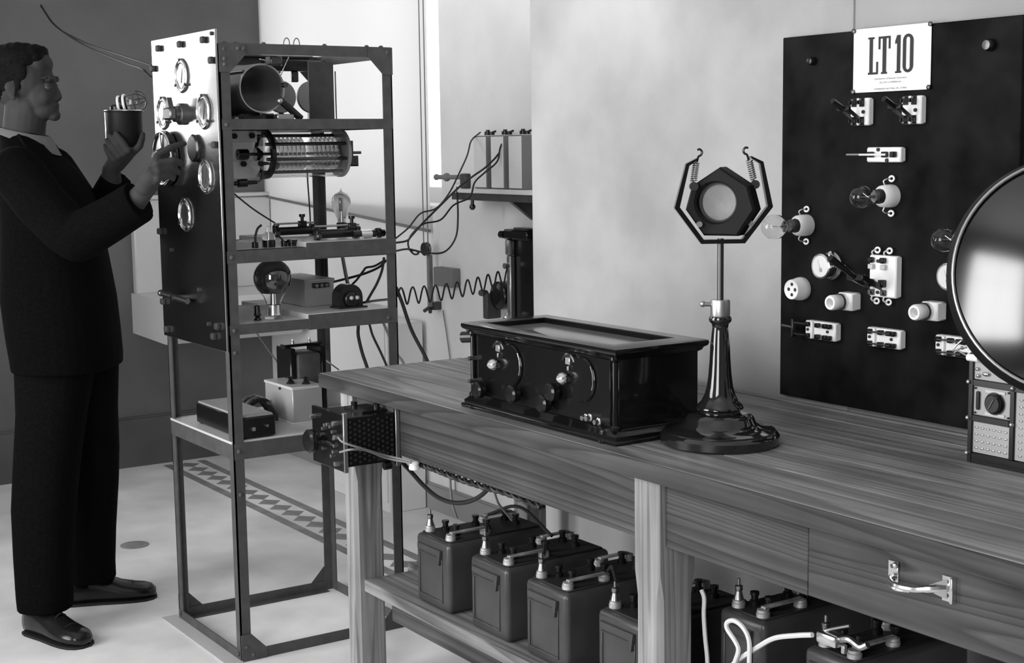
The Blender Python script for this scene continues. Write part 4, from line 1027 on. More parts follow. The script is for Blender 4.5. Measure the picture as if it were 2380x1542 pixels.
text_line('Departamento de Extensión Universitaria', 1.315, 1.529, .0052)
text_line('SECCION CONFERENCIAS', 1.315, 1.521, .0050)
text_line('UNIVERSIDAD NACIONAL DEL LITORAL', 1.315, 1.508, .0050)
for x, z in ((1.213, 1.633), (1.418, 1.633), (1.213, 1.506), (1.417, 1.508)):
    part(MB().lathe([(.0052, 0), (.0048, .003), (.001, .0045)], (x, BY-.0035, z), (0, -1, 0), 14), 'drawing_pin', 'dark_metal', t)

def jaw(mb, x, y, z, s=1.0):
    mb.box((x-.006*s, y-.012, z-.004), (x-.002*s, y, z+.004)).box((x+.002*s, y-.012, z-.004), (x+.006*s, y, z+.004)).box((x-.006*s, y-.003, z-.009), (x+.006*s, y, z+.009))
# double pole knife switches below the poster, handles swung out
def upper_switch(x, label):
    t = thing('knife_switch', label, 'switch', (x, BY, 1.463), 'double knife switches under the poster')
    part(MB().box((x-.026, BY-.018, 1.435), (x+.026, BY, 1.492), .003), 'base', 'porcelain', t)
    for sx in (-.013, .009):
        for z in (1.483, 1.444):
            mb = MB(); jaw(mb, x+sx, BY-.018, z); part(mb, 'contact', 'bakelite', t)
        for z in (1.487, 1.440):
            part(MB().cyl((x+sx, BY-.018, z), (x+sx, BY-.026, z), .0035, n=10), 'terminal', 'dark_metal', t)
        part(MB().prism([(x+sx-.0015, BY-.020, 1.440), (x+sx-.0015, BY-.020, 1.449), (x+sx-.0015, BY-.062, 1.474), (x+sx-.0015, BY-.062, 1.466)], (.003, 0, 0)), 'blade', 'dark_metal', t)
    part(MB().box((x-.020, BY-.066, 1.464), (x+.016, BY-.058, 1.476), .002).cyl((x-.002, BY-.064, 1.470), (x-.002, BY-.095, 1.486), .006), 'handle', 'bakelite', t)
    part(MB().cyl((x+.013, BY-.018, 1.463), (x+.013, BY-.021, 1.463), .004, n=10), 'screw', 'ink', t)
upper_switch(1.244, 'white double knife switch under the left corner of the poster')
upper_switch(1.384, 'white double knife switch under the right corner of the poster')
t = thing('single_switch', 'white single knife switch lying level in the middle of the switchboard', 'switch', (1.312, BY, 1.373))
part(MB().box((1.266, BY-.018, 1.358), (1.359, BY, 1.389), .003), 'base', 'porcelain', t)
for x in (1.284, 1.322, 1.345):
    part(MB().box((x-.005, BY-.030, 1.368), (x+.005, BY-.018, 1.380), .001), 'contact', 'bakelite', t)
part(MB().box((1.262, BY-.036, 1.372), (1.335, BY-.030, 1.376)).cyl((1.262, BY-.034, 1.374), (1.228, BY-.036, 1.374), .0025, n=8), 'blade', 'dull_metal', t)
for x, z in ((1.300, 1.384), (1.324, 1.362)):
    part(MB().cyl((x, BY-.018, z), (x, BY-.021, z), .004, n=10), 'screw', 'ink', t)
# lamps
def bead(t, x, z, y=None, ax=(0.4, -1, 0.1)):
    y = BY-.008 if y is None else y
    part(MB().torus((x, y, z), ax, .0052, .0022, 18, 8), 'bead', 'porcelain', t, 'white ring bead')
def lamp(x, z, label, r=.024, ext=0.0):
    t = thing('lamp_on_board', label, 'lamp', (x, BY, z), 'bare bulbs on the switchboard')
    part(MB().lathe([(.024, 0), (.024, .014), (.0225, .030), (.018, .036), (.0165, .036), (.0160, .030), (.001, .030)], (x, BY, z), (0, -1, 0), 30), 'socket', 'porcelain', t)
    part(MB().lathe([(.0145, .030), (.0150, .038), (.0135, .041), (.0150, .044), (.0135, .047), (.0145, .050), (.011, .054), (.001, .054)], (x, BY, z), (0, -1, 0), 24), 'screw_cap', 'dark_metal', t)
    y0 = .052+ext
    if ext: part(MB().lathe([(.0125, .050), (.0115, y0+.004), (.001, y0+.004)], (x, BY, z), (0, -1, 0), 24), 'neck', 'lamp_glass', t)
    part(MB().lathe([(.011, y0), (.0125, y0+.006), (.018, y0+.014), (r*.95, y0+.024), (r, y0+.036), (r*.93, y0+.047), (r*.68, y0+.057), (r*.3, y0+.0625), (.001, y0+.064)], (x, BY, z), (0, -1, 0), 32), 'bulb', 'lamp_glass', t)
    part(MB().cyl((x, BY-y0, z), (x, BY-y0-.018, z), .004, .002, n=10).tube([(x-.010, BY-y0-.03, z), (x, BY-y0-.018, z), (x+.010, BY-y0-.03, z), (x, BY-y0-.034, z+.008)], .0008, 5), 'filament', 'dull_metal', t)
    for s in (1, -1):
        bead(t, x+.006, z+s*.036)
        part(MB().tube(smoothpts([(x-.003, BY-.018, z+s*.023), (x-.005, BY-.020, z+s*.031), (x+.0, BY-.014, z+s*.036), (x+.004, BY-.008, z+s*.034)], 4), .0016, 6), 'lead', 'dull_metal', t)
lamp(1.322, 1.288, 'clear bulb in a white socket at the centre of the switchboard')
lamp(1.078, 1.218, 'clear bulb sticking out past the left edge of the switchboard', .0275, .012)
lamp(1.535, 1.210, 'clear bulb mostly hidden behind the round loudspeaker')
# meters
def meter(x, z, label):
    t = thing('panel_meter', label, 'meter', (x, BY, z), 'round meters on the switchboard')
    part(MB().lathe([(.030, 0), (.031, .006), (.027, .010), (.0265, .012)], (x, BY, z), (0, -1, 0), 36), 'flange', 'dull_metal', t)
    part(MB().lathe([(.0255, .008), (.0255, .030), (.0275, .032), (.0275, .038), (.0245, .040), (.0235, .037), (.001, .037)], (x, BY, z), (0, -1, 0), 40), 'case', 'nickel', t)
    part(MB().lathe([(.001, .0365), (.0232, .0365), (.0232, .0385), (.001, .0385)], (x, BY, z), (0, -1, 0), 36), 'dial_face', 'meter_face', t)
    part(MB().prism([(x-.0005, BY-.0386, z-.006), (x+.0005, BY-.0386, z-.006), (x-.008, BY-.0386, z+.014)], (0, -.0006, 0)).lathe([(.001, 0), (.005, 0), (.004, .001), (.001, .001)], (x+.001, BY-.0386, z-.008), (0, -1, 0), 16), 'pointer', 'grey_tin', t)
    part(MB().cyl((x+.027, BY-.018, z), (x+.040, BY-.018, z), .0035, n=10).cyl((x+.002, BY-.012, z+.027), (x+.010, BY-.012, z+.031), .004, n=10), 'terminal', 'nickel', t)
    bead(t, x+.046, z-.002, BY-.016)
meter(1.158, 1.133, 'round white faced meter at the left of the large double switch')
meter(1.503, 1.133, 'round white faced meter half hidden behind the round loudspeaker')
# large double switch
t = thing('double_switch', 'tall white double switch with a long black handle and ring beads', 'switch', (1.318, BY, 1.12))
part(MB().box((1.281, BY-.020, 1.076), (1.355, BY, 1.164), .003), 'base', 'porcelain', t)
for x in (1.291, 1.324):
    part(MB().box((x-.006, BY-.032, 1.148), (x+.006, BY-.020, 1.160), .002), 'contact', 'bakelite', t)
    part(MB().box((x-.007, BY-.028, 1.135), (x+.007, BY-.020, 1.145), .001), 'clip', 'shelf_white', t)
    part(MB().box((x-.007, BY-.034, 1.098), (x+.007, BY-.020, 1.114), .002), 'contact', 'bakelite', t)
    part(MB().box((x-.007, BY-.026, 1.080), (x+.007, BY-.020, 1.092), .001).cyl((x, BY-.026, 1.086), (x, BY-.030, 1.086), .004, n=10), 'clip', 'dark_metal', t)
    part(MB().prism([(x-.003, BY-.030, 1.092), (x-.003, BY-.030, 1.104), (x-.003, BY-.085, 1.128), (x-.003, BY-.085, 1.116)], (.006, 0, 0)), 'blade', 'bakelite', t)
    for s, z in ((1, 1.174), (-1, 1.066)):
        bead(t, x+.004, z, BY-.010)
        part(MB().tube(smoothpts([(x-.002, BY-.016, z-s*.012), (x-.004, BY-.018, z-s*.004), (x+.001, BY-.012, z+s*.002)], 4), .0018, 6), 'lead', 'shelf_white', t)
part(MB().box((1.284, BY-.092, 1.115), (1.331, BY-.082, 1.129), .002).cyl((1.307, BY-.088, 1.122), (1.300, BY-.155, 1.165), .0055, .0075), 'handle', 'bakelite', t)
part(MB().cyl((1.307, BY-.020, 1.152), (1.307, BY-.023, 1.152), .0038, n=10).cyl((1.307, BY-.020, 1.086), (1.307, BY-.023, 1.086), .0038, n=10), 'screw', 'ink', t)
# round four hole socket
t = thing('round_socket', 'round white porcelain socket with four dark holes near the lower left of the switchboard', 'socket', (1.067, BY, 1.075))
part(MB().lathe([(.0255, 0), (.0265, .006), (.0255, .016), (.0235, .020), (.0225, .034), (.0215, .036), (.019, .034), (.001, .033)], (1.067, BY, 1.075), (0, -1, 0), 36), 'body', 'porcelain', t)
for dx, dz in ((0, .012), (0, -.012), (.010, 0), (-.010, 0)):
    part(MB().cyl((1.067+dx, BY-.0325, 1.075+dz), (1.067+dx, BY-.0338, 1.075+dz), .0043, n=12), 'hole', 'ink', t)
# fuse holders
def fuse(x, z, label):
    t = thing('fuse_holder', label, 'fuse holder', (x, BY, z), 'porcelain fuse holders on the switchboard')
    part(MB().box((x-.021, BY-.030, z-.019), (x+.021, BY, z+.019), .003), 'base', 'porcelain', t)
    part(MB().lathe([(.0175, .028), (.0175, .040), (.0155, .042), (.0155, .046), (.0165, .048), (.0165, .066), (.0145, .070), (.010, .070), (.0085, .062), (.001, .062)], (x-.004, BY, z), (0, -1, 0), 32), 'plug', 'porcelain', t)
    part(MB().ring((x-.004, BY-.0395, z), (0, -1, 0), .0150, .0182, .003, 32), 'joint', 'ink', t)
    part(MB().cyl((x-.004, BY-.0618, z), (x-.004, BY-.0632, z), .0070, n=20), 'window', 'grey_tin', t)
fuse(1.222, 1.060, 'square white fuse holder left of the foot of the large switch')
fuse(1.452, 1.059, 'square white fuse holder right of the large switch, near the dish')
# bottom row of level knife switches
def lower_switch(x, z, label, open_):
    t = thing('level_switch', label, 'switch', (x, BY, z), 'level knife switches along the foot of the switchboard')
    part(MB().box((x-.046, BY-.020, z-.020), (x+.046, BY, z+.020), .003), 'base', 'porcelain', t)
    part(MB().box((x-.024, BY-.026, z-.019), (x-.018, BY-.020, z+.019), .001), 'bridge', 'porcelain', t)
    for s in (1, -1):
        for dx in (-.033, -.002, .020, .032):
            part(MB().box((x+dx-.006, BY-.031, z+s*.0125-.005), (x+dx+.006, BY-.020, z+s*.0125+.005), .0015), 'contact', 'bakelite', t)
        if open_:
            part(MB().box((x-.075, BY-.030, z+s*.0125-.001), (x-.03, BY-.024, z+s*.0125+.002)), 'blade', 'dark_metal', t)
        else:
            part(MB().box((x-.03, BY-.034, z+s*.0125-.001), (x+.03, BY-.027, z+s*.0125+.002)), 'blade', 'dark_metal', t)
    if open_:
        part(MB().box((x-.078, BY-.032, z-.020), (x-.072, BY-.022, z+.020), .001).cyl((x-.078, BY-.027, z+.001), (x-.108, BY-.029, z+.003), .0035, n=10), 'handle', 'dark_metal', t)
    for dx, dz in ((-.036, 0), (.024, 0)):
        part(MB().cyl((x+dx, BY-.020, z+dz), (x+dx, BY-.023, z+dz), .0032, n=10), 'screw', 'ink', t)
lower_switch(1.141, .988, 'white level knife switch with its handle out, leftmost of the bottom row', True)
lower_switch(1.323, .990, 'white level knife switch in the middle of the bottom row', False)
lower_switch(1.506, .992, 'white level knife switch next to the round loudspeaker, rightmost of the row', False)

# ------------------------------------------------------------------ wires
WIRES = {
'cabA':[(-0.873, 1.065, 1.45), (-0.823, 0.997, 1.422), (-0.762, 0.942, 1.374), (-0.706, 0.878, 1.322), (-0.655, 0.801, 1.25), (-0.609, 0.724, 1.207), (-0.569, 0.644, 1.195), (-0.521, 0.572, 1.155), (-0.475, 0.497, 1.125)],
'cabB':[(-0.732, 1.095, 1.445), (-0.699, 1.027, 1.378), (-0.672, 0.957, 1.334), (-0.645, 0.89, 1.306), (-0.62, 0.818, 1.271), (-0.599, 0.736, 1.217), (-0.577, 0.656, 1.164), (-0.544, 0.596, 1.128), (-0.503, 0.554, 1.116), (-0.474, 0.496, 1.114)],
'cabC':[(-0.695, 1.059, 1.441), (-0.681, 1.022, 1.399), (-0.659, 0.994, 1.352), (-0.657, 0.941, 1.315), (-0.649, 0.898, 1.285), (-0.63, 0.866, 1.238), (-0.634, 0.806, 1.214), (-0.63, 0.754, 1.169), (-0.636, 0.694, 1.158), (-0.628, 0.65, 1.132), (-0.611, 0.622, 1.108), (-0.584, 0.609, 1.085), (-0.551, 0.607, 1.07), (-0.52, 0.605, 1.073), (-0.501, 0.587, 1.084), (-0.487, 0.562, 1.087)],
'cabD':[(-0.942, 1.009, 1.261), (-0.837, 0.946, 1.154), (-0.743, 0.876, 1.096), (-0.667, 0.786, 1.061), (-0.605, 0.682, 1.067), (-0.543, 0.583, 1.087), (-0.471, 0.494, 1.089)],
'spring':[(-0.498, 0.517, 0.969), (-0.734, 1.076, 0.981)],
'cabE':[(-0.502, 0.513, 0.975), (-0.486, 0.525, 0.926), (-0.461, 0.543, 0.84), (-0.425, 0.576, 0.745), (-0.406, 0.587, 0.669)],
'lightcab':[(-0.514, 0.395, 0.935), (-0.465, 0.404, 0.925), (-0.419, 0.408, 0.901), (-0.371, 0.409, 0.854), (-0.323, 0.408, 0.801), (-0.279, 0.408, 0.773), (-0.235, 0.399, 0.71)],
'blk1':[(-0.600, 0.335, 0.927), (-0.640, 0.40, 0.90), (-0.647, 0.451, 0.863), (-0.64, 0.45, 0.817), (-0.628, 0.456, 0.763), (-0.611, 0.468, 0.698), (-0.596, 0.47, 0.615)],
'blk2':[(-0.560, 0.335, 0.927), (-0.615, 0.42, 0.90), (-0.63, 0.477, 0.868), (-0.615, 0.488, 0.816), (-0.593, 0.507, 0.755), (-0.574, 0.522, 0.695), (-0.559, 0.526, 0.614)],
'in1':[(-0.736, 0.452, 1.056), (-0.659, 0.421, 1.014), (-0.583, 0.391, 0.977)],
'in2':[(-0.705, 0.391, 0.983), (-0.649, 0.41, 0.996), (-0.584, 0.445, 1.015), (-0.527, 0.467, 1.037), (-0.483, 0.47, 1.061)],
'in3':[(-0.578, 0.401, 0.985), (-0.562, 0.41, 1.001), (-0.545, 0.424, 1.028), (-0.532, 0.428, 1.039), (-0.51, 0.444, 1.044), (-0.487, 0.464, 1.06)],
'in4':[(-0.487, 0.466, 1.071), (-0.487, 0.457, 1.03), (-0.492, 0.441, 0.991), (-0.499, 0.423, 0.959), (-0.505, 0.408, 0.932)],
'in5':[(-.31, .288, .958), (-.27, .315, .966), (-.228, .345, .972)],
'in6':[(-0.640, 0.335, 1.128), (-0.635, 0.337, 1.04), (-0.640, 0.338, 0.950)],
'coilwire':[(-0.645, 0.293, 1.352), (-0.652, 0.298, 1.293), (-0.657, 0.304, 1.214), (-0.664, 0.308, 1.147)],
'diag':[(-0.57, 0.023, 1.274), (-0.651, 0.117, 1.224), (-0.721, 0.228, 1.169)],
'aer1':[(-2.86, 0.157, 2.011), (-2.5, 0.108, 1.898), (-1.8, 0.002, 1.786), (-1.2, -0.081, 1.707), (-0.872, -0.1, 1.657)],
'aer2':[(-2.86, 0.157, 2.015), (-2.5, 0.108, 1.901), (-1.8, 0.001, 1.775), (-1.1, -0.103, 1.677), (-0.85, -0.138, 1.645), (-0.876, -0.1, 1.624)],
'boxwire':[(-0.633, 0.104, 0.853), (-0.634, 0.149, 0.787), (-0.637, 0.191, 0.726), (-0.653, 0.22, 0.693)],
'boxwire2':[(-0.589, 0.136, 0.701), (-0.522, 0.094, 0.672), (-0.455, 0.051, 0.639), (-0.391, 0.009, 0.631), (-0.329, -0.033, 0.638)],
'boxwire3':[(-0.689, 0.282, 0.802), (-0.637, 0.308, 0.769), (-0.574, 0.346, 0.725)],
'res1':[(0.377, -0.14, 0.725), (0.427, -0.15, 0.722), (0.438, -0.1, 0.701), (0.414, -0.03, 0.673), (0.459, 0.01, 0.663)],
'res2':[(0.384, -0.14, 0.691), (0.459, -0.15, 0.711), (0.438, -0.1, 0.699), (0.413, -0.03, 0.667), (0.458, 0.01, 0.658)],
'twist':[(0.427, 0.05, 0.646), (0.499, 0.05, 0.646), (0.596, 0.05, 0.643), (0.707, 0.05, 0.644), (0.813, 0.05, 0.648), (0.944, 0.05, 0.642)],
'droop':[(0.27, 0.07, 0.657), (0.307, 0.07, 0.626), (0.355, 0.07, 0.607), (0.411, 0.07, 0.585), (0.472, 0.07, 0.57), (0.541, 0.07, 0.57), (0.609, 0.07, 0.584), (0.665, 0.07, 0.608), (0.715, 0.065, 0.641), (0.735, 0.056, 0.657)],
'drop1':[(0.453, 0.12, 0.618), (0.433, 0.133, 0.57), (0.418, 0.147, 0.527), (0.415, 0.16, 0.492)],
'drop2':[(0.648, 0.12, 0.611), (0.624, 0.147, 0.573), (0.609, 0.173, 0.548), (0.601, 0.2, 0.519)],
'wc1':[(1.374, 0.12, 0.557), (1.382, 0.12, 0.542), (1.381, 0.12, 0.51), (1.385, 0.12, 0.468), (1.392, 0.12, 0.417), (1.392, 0.12, 0.334)],
'wc2':[(1.686, 0.1, 0.559), (1.647, 0.1, 0.547), (1.593, 0.1, 0.527), (1.55, 0.1, 0.498), (1.499, 0.1, 0.459), (1.47, 0.1, 0.43)],
'wc3':[(1.541, 0.09, 0.389), (1.54, 0.09, 0.468), (1.539, 0.09, 0.509), (1.524, 0.09, 0.529), (1.501, 0.09, 0.536), (1.482, 0.09, 0.529), (1.48, 0.09, 0.516), (1.501, 0.09, 0.499), (1.511, 0.09, 0.485), (1.504, 0.09, 0.463), (1.492, 0.09, 0.439)],
'arm':[(1.678, 0.12, 0.553), (1.699, 0.12, 0.567), (1.753, 0.12, 0.59)],
}
def wire(key, r, m, name, label, cat='wire', per=6, ext=None):
    pts = smoothpts(WIRES[key], per)
    return solo(MB().tube(pts, r, 7), name, m, label, cat)
wire('cabA', .0028, 'cable_black', 'cable', 'dark cable hanging from the leftmost canister to the rack', 'cable')
wire('cabB', .0034, 'cable_black', 'cable', 'dark cable running straight down from the middle canister to the rack', 'cable')
wire('cabC', .0030, 'cable_black', 'cable', 'dark cable from the canisters ending in a small loop beside the rack', 'cable')
wire('cabD', .0032, 'cable_black', 'cable', 'dark cable sagging below the wall shelf in a wide curve', 'cable')
a, b = [Vector(p) for p in WIRES['spring']]
pts = []
d = (b-a); sd = Vector((.55, .83, 0))
for i in range(241):
    f = i/240; ph = f*2*PI*10.2
    pts.append(a + d*f + Vector((0, 0, .026*math.sin(ph)-.014*math.sin(PI*f)-.022)) + Vector((.012*math.cos(ph), -.008*math.cos(ph), 0)))
pts += [b+Vector((-.005, .005, .02)), b+Vector((-.01, .02, .035)), b+Vector((-.02, .04, .03))]
solo(MB().tube(pts, .0030, 6), 'coiled_cable', 'cable_black', 'dark coiled cable stretched between the rack and the wall starter', 'cable')
wire('cabE', .0058, 'cable_black', 'cable', 'thick dark cable slanting from the rack down behind the table', 'cable')
wire('lightcab', .0042, 'cable_grey', 'cable', 'pale cable arching from the domed transformer down behind the table', 'cable')
wire('blk1', .0055, 'cable_black', 'cable', 'thick dark cable hanging under the lower rack shelf, left of two', 'cable')
wire('blk2', .0040, 'cable_black', 'cable', 'thinner dark cable hanging under the lower rack shelf, right of two', 'cable')
wire('in1', .0060, 'cable_black', 'cable', 'thick dark cable dropping from the upper rack shelf to the domed transformer', 'cable')
wire('in2', .0040, 'cable_black', 'cable', 'dark wire from the grey case terminal strip to the rear rack post')
wire('in3', .0035, 'cable_black', 'cable', 'kinked dark wire from the top of the domed transformer to the rear rack post')
wire('in4', .0042, 'cable_black', 'cable', 'dark wire hanging down along the rear rack post to the domed transformer')
wire('in5', .0035, 'cable_black', 'cable', 'dark wire leading right from the foot of the domed transformer')
wire('in6', .0020, 'cable_black', 'cable', 'thin dark wire hanging behind the grey case in the rack')
wire('coilwire', .0024, 'cable_black', 'lead', 'thin dark lead hanging from the glass condenser to the upper rack shelf')
wire('diag', .0026, 'cable_black', 'lead', 'thin dark lead slanting from the front post to the back rheostat')
wire('aer1', .0030, 'cable_black', 'aerial_wire', 'upper of two aerial wires drooping from the far wall to the rack')
wire('aer2', .0030, 'cable_black', 'aerial_wire', 'lower of two aerial wires drooping from the far wall to the rack')
wire('boxwire', .0024, 'cable_grey', 'lead', 'pale lead slanting down to the light grey case on the bottom rack shelf')
wire('boxwire2', .0024, 'cable_grey', 'lead', 'pale bent lead joining the light grey case to the black case')
wire('boxwire3', .0022, 'dull_metal', 'lead', 'thin lead from the iron cored transformer towards the table corner')
wire('res1', .0026, 'cable_grey', 'lead', 'upper of two leads from the resistor box to the porcelain cleat')
wire('res2', .0026, 'cable_grey', 'lead', 'lower of two leads from the resistor box to the porcelain cleat')
P_ = smoothpts(WIRES['twist'], 30); mb = MB()
for s in (0, PI):
    mb.tube([p + Vector((0, .0048*math.cos(i*.42+s), .0048*math.sin(i*.42+s))) for i, p in enumerate(P_)], .0044, 7)
solo(mb, 'twisted_cable', 'cable_black', 'twisted black pair running along under the table apron', 'cable')
wire('droop', .0055, 'cable_black', 'cable', 'thick black cable sagging in a curve under the table apron', 'cable')
wire('drop1', .0030, 'cable_grey', 'lead', 'thin wire dropping from the apron to the leftmost battery')
wire('drop2', .0028, 'cable_grey', 'lead', 'thin wire dropping from the twisted pair behind the second battery')
wire('wc1', .0042, 'cable_white', 'cord', 'white cord hanging straight down beside the middle table leg', 'cord')
wire('wc2', .0048, 'cable_white', 'cord', 'white cord curving from the bright battery clamp to the left', 'cord')
wire('wc3', .0045, 'cable_white', 'cord', 'white cord looped like a hairpin in front of the tall battery', 'cord')
wire('arm', .0030, 'dull_metal', 'lead', 'bright bent lead on top of the battery clamp')

# ------------------------------------------------------------------ the man at the rack
MO = Vector((-.93, -.40, 0)); MF = Vector((.5533, .833, 0)); MR = Vector((.833, -.5533, 0))
RM = Matrix((MF, MR, Vector((0, 0, 1)))).transposed()
def mp(u, v, z): return MO + MF*u + MR*v + Vector((0, 0, z))
man = thing('person', 'man in a dark suit and pale collar reaching for the tuning wheel of the rack', 'person', tuple(MO), None, math.radians(56.4))
def E(mb, c, r, n=20): return mb.ell(mp(*c), r, n, RM)
def limb(mb, pts, rr, n=14, ends=True):
    P = [mp(*p) for p in pts]
    mb.tube(P, rr, n)
    if ends:
        for p, r in zip(P, rr): mb.ell(p, r, 14)
    return mb
body = MB()
vc = .05
E(body, (-.058, vc, 1.615), (.094, .074, .090)); E(body, (-.006, vc, 1.566), (.051, .056, .072))
E(body, (.000, vc, 1.524), (.048, .046, .030)); E(body, (.034, vc, 1.508), (.0185, .023, .0165))
E(body, (.0, vc, 1.655), (.036, .055, .035))
for s in (-1, 1):
    E(body, (.014, vc+s*.033, 1.562), (.024, .020, .026)); E(body, (-.035, vc+s*.045, 1.535), (.026, .014, .030))
    E(body, (.037, vc+s*.020, 1.6125), (.011, .024, .0085)); E(body, (.045, vc+s*.0115, 1.5555), (.0095, .006, .0065))
    E(body, (-.062, vc+s*.074, 1.578), (.014, .005, .026)); E(body, (-.069, vc+s*.077, 1.587), (.011, .005, .015)); E(body, (-.056, vc+s*.074, 1.557), (.007, .0045, .008))
limb(body, [(.037, vc, 1.605), (.042, vc, 1.588), (.048, vc, 1.573), (.0505, vc, 1.5610)], [.0075, .0075, .0088, .0096], 10)
E(body, (.041, vc, 1.5385), (.0085, .021, .0058)); E(body, (.0405, vc, 1.5275), (.0085, .018, .0060)); E(body, (.036, vc, 1.533), (.010, .024, .010))
limb(body, [(-.045, vc, 1.53), (-.055, vc, 1.47), (-.065, vc, 1.39)], [.060, .060, .064], 20)
E(body, (-.035, vc, 1.33), (.075, .15, .09)); E(body, (.0, vc, 1.2), (.10, .15, .18)); E(body, (.02, vc, 1.03), (.11, .14, .18)); E(body, (.03, vc, .90), (.11, .15, .12))
limb(body, [(.03, .13, .88), (-.005, .16, .48), (-.02, .19, .10)], [.075, .055, .040])
limb(body, [(.05, -.03, .88), (.045, -.06, .48), (.02, -.10, .10)], [.075, .055, .040])
limb(body, [(-.03, .205, 1.345), (.165, .315, 1.17), (.335, .372, 1.262), (.362, .390, 1.287)], [.048, .042, .033, .028])
limb(body, [(-.03, -.105, 1.345), (.07, -.185, 1.175), (.15, -.10, 1.315), (.155, -.085, 1.350)], [.048, .042, .031, .027])
# right hand on the wheel
limb(body, [(.362, .390, 1.287), (.385, .405, 1.312), (.404, .408, 1.345), (.411, .404, 1.372)], [.027, .028, .025, .016])
limb(body, [(.380, .420, 1.310), (.402, .428, 1.335), (.418, .430, 1.350)], [.026, .024, .015])
def finger(pts, rr): limb(body, pts, rr, 12)
finger([(.392, .404, 1.345), (.410, .400, 1.386), (.440, .377, 1.409), (.458, .360, 1.4165), (.473, .345, 1.4205)], [.013, .0112, .0100, .0090, .0076])
finger([(.398, .415, 1.335), (.416, .421, 1.3685), (.454, .403, 1.376), (.466, .380, 1.371), (.469, .359, 1.3645)], [.013, .0112, .0102, .0092, .0078])
finger([(.400, .425, 1.325), (.421, .436, 1.3495), (.450, .410, 1.3540), (.457, .380, 1.349), (.455, .352, 1.342)], [.012, .0108, .0098, .0088, .0075])
finger([(.400, .430, 1.315), (.421, .443, 1.3310), (.444, .420, 1.3345), (.447, .388, 1.330), (.442, .360, 1.325)], [.011, .0098, .0088, .0078, .0068])
finger([(.372, .395, 1.318), (.385, .366, 1.345), (.402, .340, 1.372), (.420, .318, 1.392)], [.015, .0125, .0108, .0085])
# left hand round the lamp holder
limb(body, [(.155, -.085, 1.350), (.172, -.070, 1.372), (.200, -.055, 1.392)], [.026, .026, .020])
limb(body, [(.175, -.085, 1.365), (.215, -.075, 1.395)], [.024, .017])
finger([(.200, -.052, 1.388), (.222, -.036, 1.404), (.206, -.036, 1.430), (.196, -.037, 1.443), (.187, -.040, 1.455)], [.012, .0110, .0100, .0090, .0078])
finger([(.190, -.052, 1.382), (.206, -.036, 1.394), (.188, -.036, 1.423), (.177, -.041, 1.437), (.166, -.048, 1.448)], [.012, .0110, .0100, .0090, .0078])
finger([(.180, -.055, 1.376), (.191, -.040, 1.385), (.171, -.044, 1.410), (.161, -.050, 1.424), (.152, -.059, 1.436)], [.012, .0105, .0096, .0088, .0075])
finger([(.170, -.060, 1.370), (.176, -.046, 1.375), (.157, -.054, 1.397), (.150, -.061, 1.409), (.144, -.069, 1.420)], [.011, .0095, .0086, .0078, .0068])
finger([(.195, -.062, 1.385), (.226, -.056, 1.396), (.250, -.058, 1.416), (.256, -.066, 1.436), (.257, -.078, 1.452)], [.014, .0125, .0110, .0100, .0082])
bd = remeshed(body, .0036, 3)
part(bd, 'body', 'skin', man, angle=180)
for s in (-1, 1):
    e = part(MB().ell(mp(.0275, vc+s*.029, 1.5885), .0118, 18), 'eye', 'eye_shaded', man)
    part(MB().ell(mp(.0365, vc+s*.0295, 1.5885), (.0045, .0045, .0050), 12), 'iris', 'ink', e)
    part(MB().ell(mp(.0275, vc+s*.029, 1.5925), (.0130, .0130, .0100), 18, RM), 'eyelid', 'skin', e)
    part(MB().ell(mp(.0435, vc+s*.012, 1.6165), (.0045, .010, .0038), 12, RM).ell(mp(.0385, vc+s*.026, 1.6180), (.0055, .014, .0038), 14, RM).ell(mp(.026, vc+s*.043, 1.6135), (.010, .007, .0035), 12, RM), 'eyebrow', 'brow', man)
part(MB().ell(mp(.0415, vc, 1.5330), (.0078, .0185, .0011), 14, RM), 'mouth_line', 'brow', man)
hb = MB()
E(hb, (-.060, vc, 1.668), (.086, .0785, .050), 28); E(hb, (-.012, vc, 1.684), (.036, .060, .028), 24); E(hb, (.002, vc, 1.694), (.021, .046, .015), 20); E(hb, (-.098, vc, 1.622), (.066, .0755, .080), 24)
E(hb, (.004, vc+.018, 1.670), (.020, .040, .022), 20)
for s in (-1, 1): E(hb, (-.078, vc+s*.068, 1.612), (.028, .0085, .036)); E(hb, (-.060, vc+s*.067, 1.622), (.020, .0085, .022))
for s in (-1, 1):
    E(hb, (-.046, vc+s*.0665, 1.632), (.030, .0090, .036)); E(hb, (-.044, vc+s*.0690, 1.596), (.010, .005, .020))
hm = remeshed(hb, .004, 1)
for v in hm.bm.verts:
    r = (v.co-MO); u, z = r.dot(MF), r.z
    v.co += Vector((0, 0, .0009*math.sin(u*260+z*90)+.0006*math.sin(u*620)))*max(0, min(1, (z-1.66)/.04)) + MR*(.0006*math.sin(u*700+z*200))
part(hm, 'hair', 'hair', man, angle=180)
